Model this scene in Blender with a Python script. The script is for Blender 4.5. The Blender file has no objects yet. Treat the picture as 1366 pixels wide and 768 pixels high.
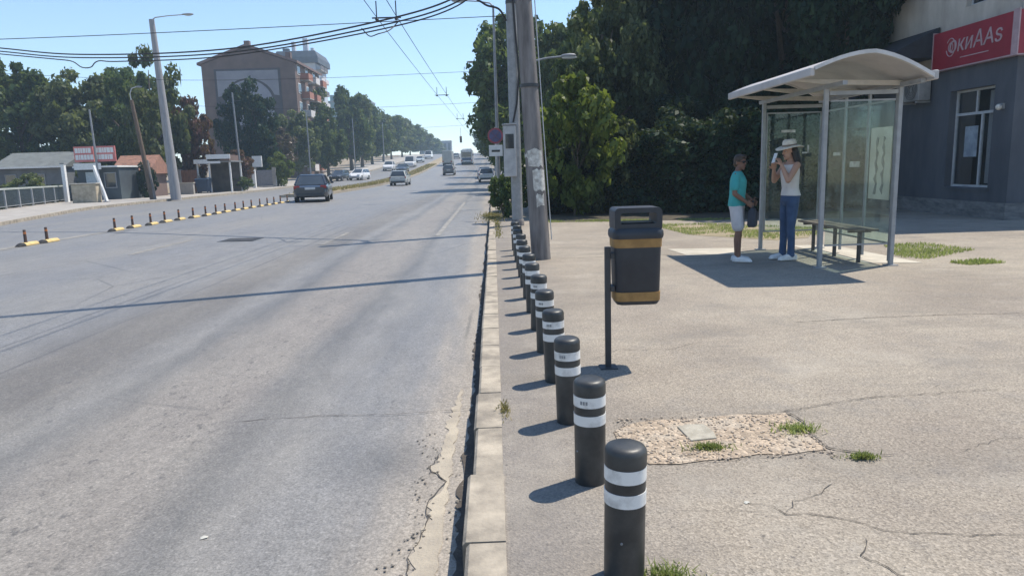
import bpy, bmesh, math, random
import numpy as np
from mathutils import Vector, Matrix, Euler

S = bpy.context.scene
COL = S.collection
PI = math.pi
rad = math.radians

# ------------------------------------------------------------------ camera
CAM_H = 1.42
cam_d = bpy.data.cameras.new("camera")
cam = bpy.data.objects.new("camera", cam_d)
COL.objects.link(cam)
RIGHT = Vector((0.99923541, -0.02594158, -0.02925085))
DOWN = Vector((-0.03316090, -0.16602612, -0.98556364))
FWD = Vector((0.02071067, 0.98578008, -0.16675943))
m = Matrix.Identity(4)
for i in range(3):
    m[i][0] = RIGHT[i]; m[i][1] = -DOWN[i]; m[i][2] = -FWD[i]
m[2][3] = CAM_H
cam.matrix_world = m
cam_d.sensor_width = 36.0
cam_d.lens = 36.0 * 950 / 1366
cam_d.clip_start = 0.05
cam_d.clip_end = 6000
S.camera = cam

# ------------------------------------------------------------------ light
SUN_AZ, SUN_EL = rad(60), rad(62)          # azimuth measured from +Y towards +X
W = bpy.data.worlds.new("World"); S.world = W; W.use_nodes = True
nt = W.node_tree; nt.nodes.clear()
sky = nt.nodes.new("ShaderNodeTexSky"); sky.sky_type = 'NISHITA'; sky.sun_disc = False
sky.sun_elevation = SUN_EL; sky.sun_rotation = SUN_AZ
sky.altitude = 0; sky.air_density = 1.0; sky.dust_density = 0.0; sky.ozone_density = 4.0
bg = nt.nodes.new("ShaderNodeBackground"); bg.inputs[1].default_value = 0.125
wo = nt.nodes.new("ShaderNodeOutputWorld")
nt.links.new(sky.outputs[0], bg.inputs[0]); nt.links.new(bg.outputs[0], wo.inputs[0])
sd = bpy.data.lights.new("sun", 'SUN'); sun = bpy.data.objects.new("sun", sd); COL.objects.link(sun)
sd.energy = 4.0; sd.angle = rad(0.53); sd.color = (1.0, 0.92, 0.80)
sv = Vector((math.sin(SUN_AZ) * math.cos(SUN_EL), math.cos(SUN_AZ) * math.cos(SUN_EL), math.sin(SUN_EL)))
sun.rotation_euler = sv.to_track_quat('Z', 'Y').to_euler()
sun.location = (20, 10, 40)
S.view_settings.view_transform = 'Standard'
S.view_settings.look = 'None'
S.view_settings.gamma = 1.0
S.view_settings.use_curve_mapping = False
S.view_settings.exposure = 0.68
S.render.engine = 'CYCLES'
S.cycles.max_bounces = 8
S.cycles.transparent_max_bounces = 16
S.cycles.volume_bounces = 1

# ------------------------------------------------------------------ terrain profile
def rise(y):
    if y < 60: return 0.0
    if y < 124: return .00033 * (y - 60) ** 2
    if y < 230: return .00033 * 64 ** 2 + .042 * (y - 124)
    z = .00033 * 64 ** 2 + .042 * 106
    u = min(y, 330) - 230
    return z + .042 * u - .00021 * u * u
def bend(y):
    """the road swings gently to the left beyond 110 m"""
    return -8.0e-5 * max(0.0, min(y, 420) - 110) ** 2
def zroad(x, y):
    x -= bend(y)
    return -.15 + .008 * max(0.0, min(-.15 - x, x + 22)) + rise(y)

# ------------------------------------------------------------------ materials
MATS = {}
def M(name, c1, c2=None, rough=.7, scale=6.0, detail=4.0, bump=0.0, bscale=None, metal=0.0, spec=.4,
      lo=.35, hi=.65, stretch=(1, 1, 1), coat=0.0, rand=0.0, vary=False):
    if name in MATS: return MATS[name]
    mt = bpy.data.materials.new(name); mt.use_nodes = True
    t = mt.node_tree; n = t.nodes; L = t.links
    b = n["Principled BSDF"]
    b.inputs['Roughness'].default_value = rough
    b.inputs['Metallic'].default_value = metal
    b.inputs['Specular IOR Level'].default_value = spec
    b.inputs['Coat Weight'].default_value = coat
    if c2 is None: c2 = tuple(v * .78 for v in c1)
    tc = n.new("ShaderNodeTexCoord"); mp = n.new("ShaderNodeMapping"); mp.inputs['Scale'].default_value = stretch
    L.new(tc.outputs['Object'], mp.inputs[0])
    if vary:      # every copy gets its own wear
        ov = n.new("ShaderNodeObjectInfo"); mv = n.new("ShaderNodeMath"); mv.operation = 'MULTIPLY'; mv.inputs[1].default_value = 37.0
        L.new(ov.outputs['Random'], mv.inputs[0]); L.new(mv.outputs[0], mp.inputs['Location'])
    nz = n.new("ShaderNodeTexNoise"); nz.inputs['Scale'].default_value = scale; nz.inputs['Detail'].default_value = detail
    nz.inputs['Roughness'].default_value = .62
    L.new(mp.outputs[0], nz.inputs[0])
    r = n.new("ShaderNodeValToRGB")
    r.color_ramp.elements[0].position = lo; r.color_ramp.elements[1].position = hi
    r.color_ramp.elements[0].color = (*c2, 1); r.color_ramp.elements[1].color = (*c1, 1)
    L.new(nz.outputs[0], r.inputs[0])
    out = r.outputs[0]
    if rand:
        oi = n.new("ShaderNodeObjectInfo"); hs = n.new("ShaderNodeHueSaturation")
        ma = n.new("ShaderNodeMapRange"); ma.inputs[3].default_value = 1 - rand; ma.inputs[4].default_value = 1 + rand
        L.new(oi.outputs['Random'], ma.inputs[0]); L.new(ma.outputs[0], hs.inputs['Value']); L.new(out, hs.inputs['Color'])
        out = hs.outputs[0]
    L.new(out, b.inputs['Base Color'])
    if bump:
        nb = n.new("ShaderNodeTexNoise"); nb.inputs['Scale'].default_value = bscale or scale * 6; nb.inputs['Detail'].default_value = 5
        L.new(mp.outputs[0], nb.inputs[0])
        bp = n.new("ShaderNodeBump"); bp.inputs['Strength'].default_value = bump; bp.inputs['Distance'].default_value = .01
        L.new(nb.outputs[0], bp.inputs['Height']); L.new(bp.outputs[0], b.inputs['Normal'])
    MATS[name] = mt
    return mt

class NB:
    """small node helper for the larger materials"""
    def __init__(s, name):
        s.m = bpy.data.materials.new(name); s.m.use_nodes = True; s.t = s.m.node_tree
        s.b = s.t.nodes["Principled BSDF"]; s.out = s.t.nodes["Material Output"]
    def n(s, typ, **kw):
        o = s.t.nodes.new(typ)
        for k, v in kw.items(): setattr(o, k, v)
        return o
    def l(s, a, b): s.t.links.new(a, b)
    def noise(s, vec, scale, detail=4, rough=.6):
        o = s.n("ShaderNodeTexNoise"); o.inputs['Scale'].default_value = scale; o.inputs['Detail'].default_value = detail
        o.inputs['Roughness'].default_value = rough; s.l(vec, o.inputs[0]); return o.outputs[0]
    def vor(s, vec, scale, feature='F1'):
        o = s.n("ShaderNodeTexVoronoi", feature=feature); o.inputs['Scale'].default_value = scale; s.l(vec, o.inputs[0]); return o
    def ramp(s, fac, stops, interp='LINEAR'):
        o = s.n("ShaderNodeValToRGB"); cr = o.color_ramp; cr.interpolation = interp
        while len(cr.elements) < len(stops): cr.elements.new(.5)
        for e, (p, c) in zip(cr.elements, stops):
            e.position = p; e.color = (c, c, c, 1) if not isinstance(c, tuple) else (*c, 1)
        s.l(fac, o.inputs[0]); return o.outputs[0]
    def mix(s, fac, a, b, mode='MIX'):
        o = s.n("ShaderNodeMix", data_type='RGBA', blend_type=mode)
        for sock, v in ((o.inputs[0], fac), (o.inputs[6], a), (o.inputs[7], b)):
            if isinstance(v, (int, float)): sock.default_value = v
            elif isinstance(v, tuple): sock.default_value = (*v, 1)
            else: s.l(v, sock)
        return o.outputs[2]
    def math(s, op, a, b=0.0):
        o = s.n("ShaderNodeMath", operation=op)
        for sock, v in ((o.inputs[0], a), (o.inputs[1], b)):
            if isinstance(v, (int, float)): sock.default_value = v
            else: s.l(v, sock)
        return o.outputs[0]
    def mapping(s, vec, scale=(1, 1, 1), loc=(0, 0, 0)):
        o = s.n("ShaderNodeMapping"); o.inputs['Scale'].default_value = scale; o.inputs['Location'].default_value = loc
        s.l(vec, o.inputs[0]); return o.outputs[0]
    def bump(s, h, strength=.4, dist=.01):
        o = s.n("ShaderNodeBump"); o.inputs['Strength'].default_value = strength; o.inputs['Distance'].default_value = dist
        s.l(h, o.inputs['Height']); s.l(o.outputs[0], s.b.inputs['Normal'])

def road_material():
    k = NB("worn_asphalt"); tc = k.n("ShaderNodeTexCoord").outputs['Object']
    sep = k.n("ShaderNodeSeparateXYZ"); k.l(tc, sep.inputs[0])
    wob = k.noise(k.mapping(tc, (.9, .12, 1)), 1.0, 5, .65)
    x = k.math('ADD', sep.outputs[0], k.math('MULTIPLY', k.math('SUBTRACT', wob, .5), 1.1))
    f = k.n("ShaderNodeMapRange"); f.inputs[1].default_value = -12; f.inputs[2].default_value = 0; k.l(x, f.inputs[0])
    g, bl, dk, bn, sd_ = (.200, .194, .186), (.186, .185, .184), (.128, .126, .123), (.225, .203, .178), (.300, .265, .220)
    br = (.150, .138, .122)
    P = lambda v: (v + 12) / 12
    base = k.ramp(f.outputs[0], [(0, bl), (P(-9.2), bl), (P(-8.3), g), (P(-6.9), bl), (P(-4.6), bl), (P(-3.75), br), (P(-3.35), br), (P(-3.0), g), (P(-2.75), dk), (P(-2.4), bn),
                                 (P(-1.75), bn), (P(-1.45), dk), (P(-1.2), g), (P(-.85), bl), (P(-.62), g), (P(-.42), sd_), (1, sd_)])
    big = k.noise(k.mapping(tc, (.55, .14, 1)), 1.0, 6, .7)
    base = k.mix(k.ramp(big, [(.42, 0.0), (.68, .6)]), base, (.25, .232, .20))
    dark = k.noise(k.mapping(tc, (1.4, .3, 1), (7, 3, 0)), 1.0, 5, .6)
    base = k.mix(k.ramp(dark, [(.52, 0.0), (.72, .3)]), base, (.105, .106, .108))
    mot = k.noise(k.mapping(tc, (3.5, 1.1, 1), (3, 8, 0)), 1.6, 6, .75)
    base = k.mix(.42, base, k.ramp(mot, [(.3, .34), (.7, .66)]), 'OVERLAY')
    vs_ = k.n('ShaderNodeVectorMath', operation='DISTANCE'); k.l(tc, vs_.inputs[0]); vs_.inputs[1].default_value = (-.62, 3.7, -.14)
    oil = k.math('MULTIPLY', k.ramp(vs_.outputs['Value'], [(.05, .6), (.42, 0.0)]), k.ramp(mot, [(.3, .3), (.6, 1.0)]))
    base = k.mix(oil, base, (.075, .078, .082))
    # scattered bitumen marks in the old lane joint
    md = k.noise(k.mapping(tc, (17, 9, 1)), 1.0, 3, .6)
    band = k.ramp(f.outputs[0], [(P(-2.6), 0.0), (P(-2.2), 1.0), (P(-1.8), 1.0), (P(-1.5), 0.0)])
    base = k.mix(k.math('MULTIPLY', k.ramp(md, [(.60, 0.0), (.66, .6)]), band), base, (.075, .07, .065))
    # thin long seams
    sx = k.math('ADD', sep.outputs[0], k.math('MULTIPLY', k.math('SUBTRACT', k.noise(tc, .8, 3), .5), .06))
    for x0, w, a in ((-4.71, .03, .55), (-4.09, .026, .5), (-7.9, .03, .3)):
        d = k.math('ABSOLUTE', k.math('SUBTRACT', sx, x0))
        s_ = k.math('MULTIPLY', k.ramp(k.math('DIVIDE', d, w), [(.4, a), (1.0, 0.0)]), k.ramp(k.noise(k.mapping(tc, (1, .35, 1), (x0, 0, 0)), 1, 3), [(.35, .15), (.6, 1.0)]))
        base = k.mix(s_, base, (.055, .055, .06))
    # fine cracks
    vd = k.vor(k.mix(.25, tc, k.n("ShaderNodeTexNoise").outputs[1]), .42, 'DISTANCE_TO_EDGE').outputs[0]
    cr = k.math('MULTIPLY', k.ramp(vd, [(.0, 1.0), (.008, 0.0)]), k.ramp(k.noise(tc, .25, 2), [(.5, 0.0), (.6, .5)]))
    base = k.mix(cr, base, (.05, .05, .05))
    ag = k.noise(tc, 85, 4, .8); ag2 = k.noise(tc, 26, 4, .7); st_ = k.vor(tc, 90)
    base = k.mix(.5, base, k.ramp(st_.outputs['Color'], [(0., .3), (.85, .55), (1., .9)]), 'OVERLAY')
    drip = k.ramp(k.noise(k.mapping(tc, (5, 2.6, 1), (1, 2, 0)), 1.7, 3, .5), [(.70, 0.0), (.73, .5)])
    base = k.mix(drip, base, (.085, .083, .08))
    base = k.mix(.8, base, k.ramp(ag, [(.3, .2), (.7, .8)]), 'OVERLAY')
    base = k.mix(.35, base, k.ramp(ag2, [(.3, .3), (.7, .7)]), 'OVERLAY')
    k.l(base, k.b.inputs['Base Color'])
    k.b.inputs['Roughness'].default_value = .55; k.b.inputs['Specular IOR Level'].default_value = .45
    k.bump(ag, .35, .006)
    return k.m

def pave_material():
    k = NB("worn_pavement"); tc = k.n("ShaderNodeTexCoord").outputs['Object']
    big = k.noise(tc, .5, 5, .65)
    base = k.mix(k.ramp(big, [(.35, 0.0), (.65, 1.0)]), (.245, .212, .174), (.335, .294, .236))
    mid = k.noise(tc, 3.2, 5, .7)
    base = k.mix(k.ramp(mid, [(.5, 0.0), (.75, .5)]), base, (.19, .178, .165))
    v = k.vor(tc, 115); v2 = k.noise(tc, 70, 4, .8)
    base = k.mix(.75, base, k.ramp(v.outputs['Color'], [(0.0, .28), (1.0, .74)]), 'OVERLAY')
    base = k.mix(.6, base, k.ramp(v2, [(.3, .22), (.7, .78)]), 'OVERLAY')
    sp = k.n("ShaderNodeSeparateXYZ"); k.l(tc, sp.inputs[0])
    xw = k.math('ADD', sp.outputs[0], k.math('MULTIPLY', k.math('SUBTRACT', k.noise(tc, 1.6, 4), .5), .5))
    mr = k.n("ShaderNodeMapRange"); mr.inputs[1].default_value = .2; mr.inputs[2].default_value = .85; k.l(xw, mr.inputs[0])
    base = k.mix(k.math('MULTIPLY', k.math('SUBTRACT', 1.0, mr.outputs[0]), .55), base, (.165, .155, .15))
    wr = k.noise(k.mapping(tc, (.35, 1.1, 1), (2, 5, 0)), 1.1, 6, .72)
    base = k.mix(k.ramp(wr, [(.5, 0.0), (.66, .42)]), base, (.165, .15, .13))
    lt = k.noise(k.mapping(tc, (.8, .8, 1), (11, 1, 0)), 1.3, 6, .75)
    base = k.mix(k.ramp(lt, [(.54, 0.0), (.7, .45)]), base, (.38, .345, .29))
    pit = k.ramp(k.noise(tc, 40, 3, .6), [(.64, 0.0), (.69, .75)])
    base = k.mix(pit, base, (.10, .092, .085))
    st = k.noise(k.mapping(tc, (1, 1, 1), (4, 9, 0)), .9, 3, .5)
    base = k.mix(k.ramp(st, [(.62, 0.0), (.75, .35)]), base, (.14, .135, .13))
    k.l(base, k.b.inputs['Base Color']); k.b.inputs['Roughness'].default_value = .9; k.b.inputs['Specular IOR Level'].default_value = .2
    k.bump(k.math('ADD', v.outputs[0], v2), .5, .006)
    return k.m

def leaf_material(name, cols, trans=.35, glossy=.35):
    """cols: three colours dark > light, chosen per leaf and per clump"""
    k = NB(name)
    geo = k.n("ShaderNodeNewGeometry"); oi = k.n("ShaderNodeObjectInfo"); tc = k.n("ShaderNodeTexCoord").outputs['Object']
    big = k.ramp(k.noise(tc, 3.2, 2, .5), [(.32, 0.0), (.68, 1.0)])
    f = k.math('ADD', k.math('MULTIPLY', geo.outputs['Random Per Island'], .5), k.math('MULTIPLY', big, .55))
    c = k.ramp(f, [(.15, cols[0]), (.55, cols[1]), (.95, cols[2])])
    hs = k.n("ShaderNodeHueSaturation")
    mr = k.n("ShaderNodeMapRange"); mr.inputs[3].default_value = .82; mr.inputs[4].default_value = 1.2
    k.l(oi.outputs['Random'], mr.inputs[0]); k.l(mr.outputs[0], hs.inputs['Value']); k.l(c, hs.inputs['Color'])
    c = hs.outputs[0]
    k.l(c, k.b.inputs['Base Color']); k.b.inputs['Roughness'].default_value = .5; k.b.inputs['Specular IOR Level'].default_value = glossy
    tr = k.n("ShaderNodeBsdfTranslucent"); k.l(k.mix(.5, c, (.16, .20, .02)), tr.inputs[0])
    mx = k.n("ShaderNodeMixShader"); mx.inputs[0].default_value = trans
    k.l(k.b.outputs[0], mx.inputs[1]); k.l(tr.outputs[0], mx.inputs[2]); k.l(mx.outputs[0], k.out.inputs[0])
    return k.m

def glass_material(name, tint=(.86, .93, .915), dirt=.026, dcol=(.40, .47, .46)):
    k = NB(name)
    tr = k.n("ShaderNodeBsdfTransparent"); tr.inputs[0].default_value = (*tint, 1)
    gl = k.n("ShaderNodeBsdfGlossy"); gl.inputs[1].default_value = .04
    lw = k.n("ShaderNodeLayerWeight"); lw.inputs[0].default_value = .5
    fr = k.math('ADD', .035, k.math('MULTIPLY', .9, k.math('POWER', lw.outputs['Facing'], 5.0)))
    m1 = k.n("ShaderNodeMixShader"); k.l(fr, m1.inputs[0]); k.l(tr.outputs[0], m1.inputs[1]); k.l(gl.outputs[0], m1.inputs[2])
    tc = k.n("ShaderNodeTexCoord").outputs['Object']
    df = k.n("ShaderNodeBsdfDiffuse"); df.inputs[0].default_value = (*dcol, 1)
    tl = k.n("ShaderNodeBsdfTranslucent"); tl.inputs[0].default_value = (*dcol, 1)
    dd = k.n("ShaderNodeMixShader"); k.l(df.outputs[0], dd.inputs[1]); k.l(tl.outputs[0], dd.inputs[2])
    ns = k.noise(k.mapping(tc, (3, 3, 1.2)), 2.0, 6, .7)
    m2 = k.n("ShaderNodeMixShader"); k.l(k.ramp(ns, [(.42, dirt * .2), (.72, dirt * 2.6)]), m2.inputs[0])
    k.l(m1.outputs[0], m2.inputs[1]); k.l(dd.outputs[0], m2.inputs[2]); k.l(m2.outputs[0], k.out.inputs[0])
    return k.m

M_ROAD = road_material(); M_PAVE = pave_material()
M_KERB = M("kerb_concrete", (.43, .375, .295), (.21, .185, .15), .9, 4.5, 8, bump=.4, bscale=60)
M_GUT = M("gutter_dirt_and_shade", (.42, .37, .29), (.27, .24, .20), .95, 4, 6, bump=.6, bscale=70)
M_SOIL = M("dry_soil", (.30, .245, .18), (.20, .165, .12), .95, 2.5, 6, bump=.5, bscale=20)
M_VERGE = M("dry_verge", (.34, .27, .19), (.22, .19, .11), .95, 1.2, 6)
M_LPAVE = M("pale_pavement", (.38, .355, .32), (.27, .25, .225), .9, 1.3, 6)
M_SLAB = M("pale_slab", (.50, .46, .38), (.38, .35, .29), .9, 3, 6)
M_LINE = M("worn_paint", (.29, .28, .26), (.19, .185, .175), .8, 5, 6)
M_YLINE = M("worn_pale_line", (.27, .255, .225), (.19, .185, .175), .8, 3, 6, lo=.4, hi=.6)
M_CRACK = M("crack_fill", (.085, .075, .065), (.05, .045, .04), .95, 20)
M_WHITE = M("white_paint", (.78, .78, .76), (.66, .66, .64), .5, 8)
M_BAND = M("reflective_band", (.70, .70, .68), (.40, .395, .38), .42, 11, 8, lo=.28, hi=.5, vary=True)
M_BLACK = M("black_plastic", (.062, .064, .062), (.020, .023, .025), .45, 9, 7, spec=.5, bump=.06, lo=.38, hi=.75, vary=True)
M_DARKMETAL = M("dark_paint_metal", (.035, .040, .048), (.022, .026, .032), .45, 8, metal=.0, spec=.5)
M_BIN = M("bin_plastic", (.030, .036, .046), (.020, .024, .032), .5, 6, spec=.45, bump=.05)
M_AMBER = M("amber_band", (.38, .225, .08), (.25, .145, .05), .7, 9)
M_STEEL = M("galvanised_steel", (.50, .51, .52), (.40, .41, .42), .45, 10, metal=.35)
M_GREYP = M("grey_paint", (.27, .28, .29), (.20, .21, .22), .5, 7)
M_CONC = M("pole_concrete", (.225, .208, .20), (.115, .106, .103), .85, 3, 6, stretch=(4, 4, .5), bump=.3, bscale=40)
M_WOOD = M("old_wood", (.16, .115, .08), (.09, .065, .048), .85, 3, stretch=(8, 8, .6))
M_PAPER = M("torn_paper", (.66, .65, .60), (.34, .32, .29), .9, 14, 5)
M_ROOFP = M("roof_panel", (.47, .45, .44), (.36, .345, .34), .6, 2.5)
M_CABLE = M("cable_rubber", (.02, .02, .022), None, .6)
M_DGREY = M("dark_grey_render", (.088, .097, .115), (.055, .062, .077), .8, 1.6, 8, bump=.35, bscale=22, stretch=(1, 1, .35))
M_OFFW = M("offwhite_render", (.50, .47, .42), (.29, .265, .23), .85, 1.1, 8, bump=.3, bscale=22, stretch=(1, 1, .4))
M_RED = M("red_sign", (.27, .016, .032), (.22, .013, .026), .5, 2)
M_GLASSD = M("dark_window", (.030, .040, .052), (.016, .022, .03), .08, 1.5, spec=.7)
M_GLASS = glass_material("shelter_glass")
M_SHOPG = glass_material("shop_glass", (.88, .90, .92), .03)
M_BARK = M("bark", (.13, .105, .08), (.07, .058, .045), .9, 5, 5, stretch=(5, 5, 1), bump=.6, bscale=20)
M_TILE = M("roof_tile", (.36, .18, .12), (.17, .10, .075), .85, 3, 6, stretch=(1.2, 3, 1))
M_BROWNW = M("brown_render", (.165, .112, .094), (.12, .083, .07), .85, .6, 6)
M_TYRE = M("tyre_rubber", (.022, .022, .023), None, .8)
M_RIM = M("wheel_rim", (.40, .41, .42), None, .35, metal=.8)
M_TAIL = M("tail_lamp", (.30, .015, .015), None, .25)
M_PLATE = M("number_plate", (.62, .63, .63), None, .4)
M_HEADL = M("head_lamp", (.55, .57, .60), None, .12)
LF_MID = leaf_material("leaves_mid", [(.028, .056, .022), (.070, .118, .046), (.15, .20, .07)], .45, .2)
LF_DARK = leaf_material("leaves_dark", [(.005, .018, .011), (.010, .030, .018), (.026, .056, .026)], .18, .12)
LF_SILV = leaf_material("leaves_silver", [(.034, .054, .026), (.085, .118, .052), (.23, .26, .13)], .45, .3)
LF_LIGHT = leaf_material("leaves_light", [(.045, .080, .016), (.105, .155, .026), (.22, .27, .05)], .5)
LF_RED = leaf_material("leaves_red", [(.07, .028, .024), (.14, .055, .042), (.20, .10, .06)], .35)
LF_BROWN = leaf_material("leaves_brown", [(.055, .038, .032), (.10, .070, .055), (.14, .105, .075)], .25)
LF_OLIVE = leaf_material("leaves_olive", [(.048, .070, .030), (.105, .132, .055), (.18, .20, .09)], .45, .2)
M_GRASS = leaf_material("grass_blades", [(.20, .25, .08), (.31, .37, .13), (.46, .46, .21)], .55, .1)
M_DRYG = leaf_material("dry_grass_blades", [(.15, .13, .05), (.26, .22, .09), (.36, .30, .14)], .3, .2)

# ------------------------------------------------------------------ mesh builder
class B:
    def __init__(s): s.v = []; s.f = []
    def add(s, vs, fs):
        o = len(s.v); s.v += [tuple(v) for v in vs]; s.f += [tuple(i + o for i in f) for f in fs]; return s
    def box(s, c, d, rot=None):
        x, y, z = d[0] / 2, d[1] / 2, d[2] / 2
        vs = [Vector((a, b, e)) for a in (-x, x) for b in (-y, y) for e in (-z, z)]
        if rot is not None: vs = [rot @ v for v in vs]
        vs = [v + Vector(c) for v in vs]
        return s.add(vs, [(0, 1, 3, 2), (4, 6, 7, 5), (0, 4, 5, 1), (2, 3, 7, 6), (0, 2, 6, 4), (1, 5, 7, 3)])
    def span(s, x0, x1, y0, y1, z0, z1):
        return s.box(((x0 + x1) / 2, (y0 + y1) / 2, (z0 + z1) / 2), (abs(x1 - x0), abs(y1 - y0), abs(z1 - z0)))
    def bar(s, p, q, w, h):
        p, q = Vector(p), Vector(q); d = q - p
        r = d.to_track_quat('Y', 'Z').to_matrix()
        return s.box((p + q) / 2, (w, d.length, h), r)
    def tube(s, pts, rs, n=10, caps=True, ry=None):
        pts = [Vector(p) for p in pts]
        if isinstance(rs, (int, float)): rs = [rs] * len(pts)
        rings = []; up = None
        for i, p in enumerate(pts):
            d = (pts[min(i + 1, len(pts) - 1)] - pts[max(i - 1, 0)]).normalized()
            if up is None:
                up = Vector((0, 0, 1)) if abs(d.z) < .9 else Vector((0, 1, 0))
            a = d.cross(up)
            if a.length < 1e-4: a = d.cross(Vector((1, 0, 0)))
            a.normalize(); b = a.cross(d).normalized(); up = b
            r2 = rs[i] if ry is None else ry[i]
            rings.append([p + a * (math.cos(2 * PI * j / n) * rs[i]) + b * (math.sin(2 * PI * j / n) * r2) for j in range(n)])
        return s.loft(rings, caps)
    def loft(s, rings, caps=True):
        n = len(rings[0]); vs = [v for r in rings for v in r]; fs = []
        for i in range(len(rings) - 1):
            for j in range(n):
                a, b = i * n + j, i * n + (j + 1) % n
                fs.append((a, b, b + n, a + n))
        if caps:
            fs.append(tuple(range(n - 1, -1, -1))); o = (len(rings) - 1) * n; fs.append(tuple(o + j for j in range(n)))
        return s.add(vs, fs)
    def limb(s, pts, rs, n=14, ry=None):
        """tube with rounded ends"""
        P = [Vector(p) for p in pts]; R = list(rs); RY = list(ry) if ry else None
        d0 = (P[0] - P[1]).normalized(); d1 = (P[-1] - P[-2]).normalized()
        pre = [(.92, .38), (.7, .71), (.38, .92)]
        p2 = [P[0] + d0 * R[0] * a for a, _ in pre] + P + [P[-1] + d1 * R[-1] * a for a, _ in reversed(pre)]
        r2 = [R[0] * b for _, b in pre] + R + [R[-1] * b for _, b in reversed(pre)]
        y2 = None
        if RY: y2 = [RY[0] * b for _, b in pre] + RY + [RY[-1] * b for _, b in reversed(pre)]
        return s.tube(p2, r2, n, True, y2)
    def lathe(s, prof, n=24, c=(0, 0, 0), caps=True):
        rings = [[Vector((c[0] + r * math.cos(2 * PI * j / n), c[1] + r * math.sin(2 * PI * j / n), c[2] + z)) for j in range(n)] for r, z in prof]
        return s.loft(rings, caps)
    def ell(s, c, r, n=16, k=10, rot=None):
        rings = []
        for i in range(k):
            a = -PI / 2 + PI * (i + .5) / k
            rg = [Vector((r[0] * math.cos(a) * math.cos(2 * PI * j / n), r[1] * math.cos(a) * math.sin(2 * PI * j / n), r[2] * math.sin(a))) for j in range(n)]
            if rot is not None: rg = [rot @ v for v in rg]
            rings.append([v + Vector(c) for v in rg])
        return s.loft(rings)
    def prism(s, poly, z0, z1):
        n = len(poly)
        vs = [(x, y, z0) for x, y in poly] + [(x, y, z1) for x, y in poly]
        return s.add(vs, [tuple(range(n - 1, -1, -1)), tuple(range(n, 2 * n))] + [(i, (i + 1) % n, n + (i + 1) % n, n + i) for i in range(n)])
    def prism_x(s, poly, x0, x1):
        """poly of (y, z) extruded along x"""
        n = len(poly)
        vs = [(x0, y, z) for y, z in poly] + [(x1, y, z) for y, z in poly]
        return s.add(vs, [tuple(range(n - 1, -1, -1)), tuple(range(n, 2 * n))] + [(i, (i + 1) % n, n + (i + 1) % n, n + i) for i in range(n)])
    def prism_y(s, poly, y0, y1):
        n = len(poly)
        vs = [(x, y0, z) for x, z in poly] + [(x, y1, z) for x, z in poly]
        return s.add(vs, [tuple(range(n - 1, -1, -1)), tuple(range(n, 2 * n))] + [(i, (i + 1) % n, n + (i + 1) % n, n + i) for i in range(n)])
    def sheet(s, poly, z):
        return s.add([(x, y, z) for x, y in poly], [tuple(range(len(poly)))])
    def build(s, name, mat, parent=None, smooth=None, bevel=0.0, fixn=True):
        me = bpy.data.meshes.new(name); me.from_pydata(s.v, [], s.f)
        if fixn:
            bm = bmesh.new(); bm.from_mesh(me); bmesh.ops.recalc_face_normals(bm, faces=bm.faces); bm.to_mesh(me); bm.free()
        me.materials.append(mat)
        o = bpy.data.objects.new(name, me); COL.objects.link(o)
        if parent is not None: o.parent = parent
        if smooth is not None:
            me.polygons.foreach_set("use_smooth", [True] * len(me.polygons))
            if smooth < 179: me.set_sharp_from_angle(angle=rad(smooth))
        if bevel:
            mo = o.modifiers.new("bevel", 'BEVEL'); mo.width = bevel; mo.segments = 2; mo.limit_method = 'ANGLE'
        return o

def thing(name, label, cat, loc=(0, 0, 0), rz=0.0, group=None):
    o = bpy.data.objects.new(name, None); COL.objects.link(o)
    o.location = loc; o.rotation_euler = (0, 0, rz); o.empty_display_size = .2
    o['label'] = label; o['category'] = cat
    if group: o['group'] = group
    return o
def tag(o, label, cat, group=None, kind=None):
    o['label'] = label; o['category'] = cat
    if group: o['group'] = group
    if kind: o['kind'] = kind
    return o
def struct(o, label=None):
    o['kind'] = 'structure'
    if label: o['label'] = label
    return o
def stuff(o, label, cat):
    o['kind'] = 'stuff'; o['label'] = label; o['category'] = cat; return o
def dup(root, loc, rz=None, label=None):
    r = root.copy(); COL.objects.link(r); r.location = loc
    if rz is not None: r.rotation_euler = (0, 0, rz)
    if label: r['label'] = label
    for ch in list(root.children):
        c = ch.copy(); COL.objects.link(c); c.parent = r
        for g in list(ch.children):
            d = g.copy(); COL.objects.link(d); d.parent = c
    return r
ORD = ["first", "second", "third", "fourth", "fifth", "sixth", "seventh", "eighth", "ninth", "tenth", "eleventh", "twelfth",
       "thirteenth", "fourteenth", "fifteenth", "sixteenth", "seventeenth", "eighteenth", "nineteenth", "twentieth"]

# ------------------------------------------------------------------ ground, road, pavements
def yrange(y0, y1):
    ys = [y0]
    while ys[-1] < y1:
        y = ys[-1]; ys.append(min(y1, y + (.5 if y < 15 else 2 if y < 60 else 4 if y < 160 else 20)))
    return ys
def grid(name, xs, ys, zf, mat, parent=None, bent=True):
    vs = []; fs = []; nx = len(xs)
    for y in ys:
        for x in xs: vs.append((x + (bend(y) if bent else 0), y, zf(x + (bend(y) if bent else 0), y)))
    for j in range(len(ys) - 1):
        for i in range(nx - 1):
            a = j * nx + i; fs.append((a, a + 1, a + nx + 1, a + nx))
    b = B(); b.v = vs; b.f = fs
    return b.build(name, mat, parent, smooth=30, fixn=False)

struct(grid("ground", [-900, -300, -100, -60, -30, 0, 30, 100, 300, 900], yrange(-30, 420) + [700, 1200, 2500, 4000], lambda x, y: rise(y) - .35, M_SOIL, bent=False))
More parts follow.
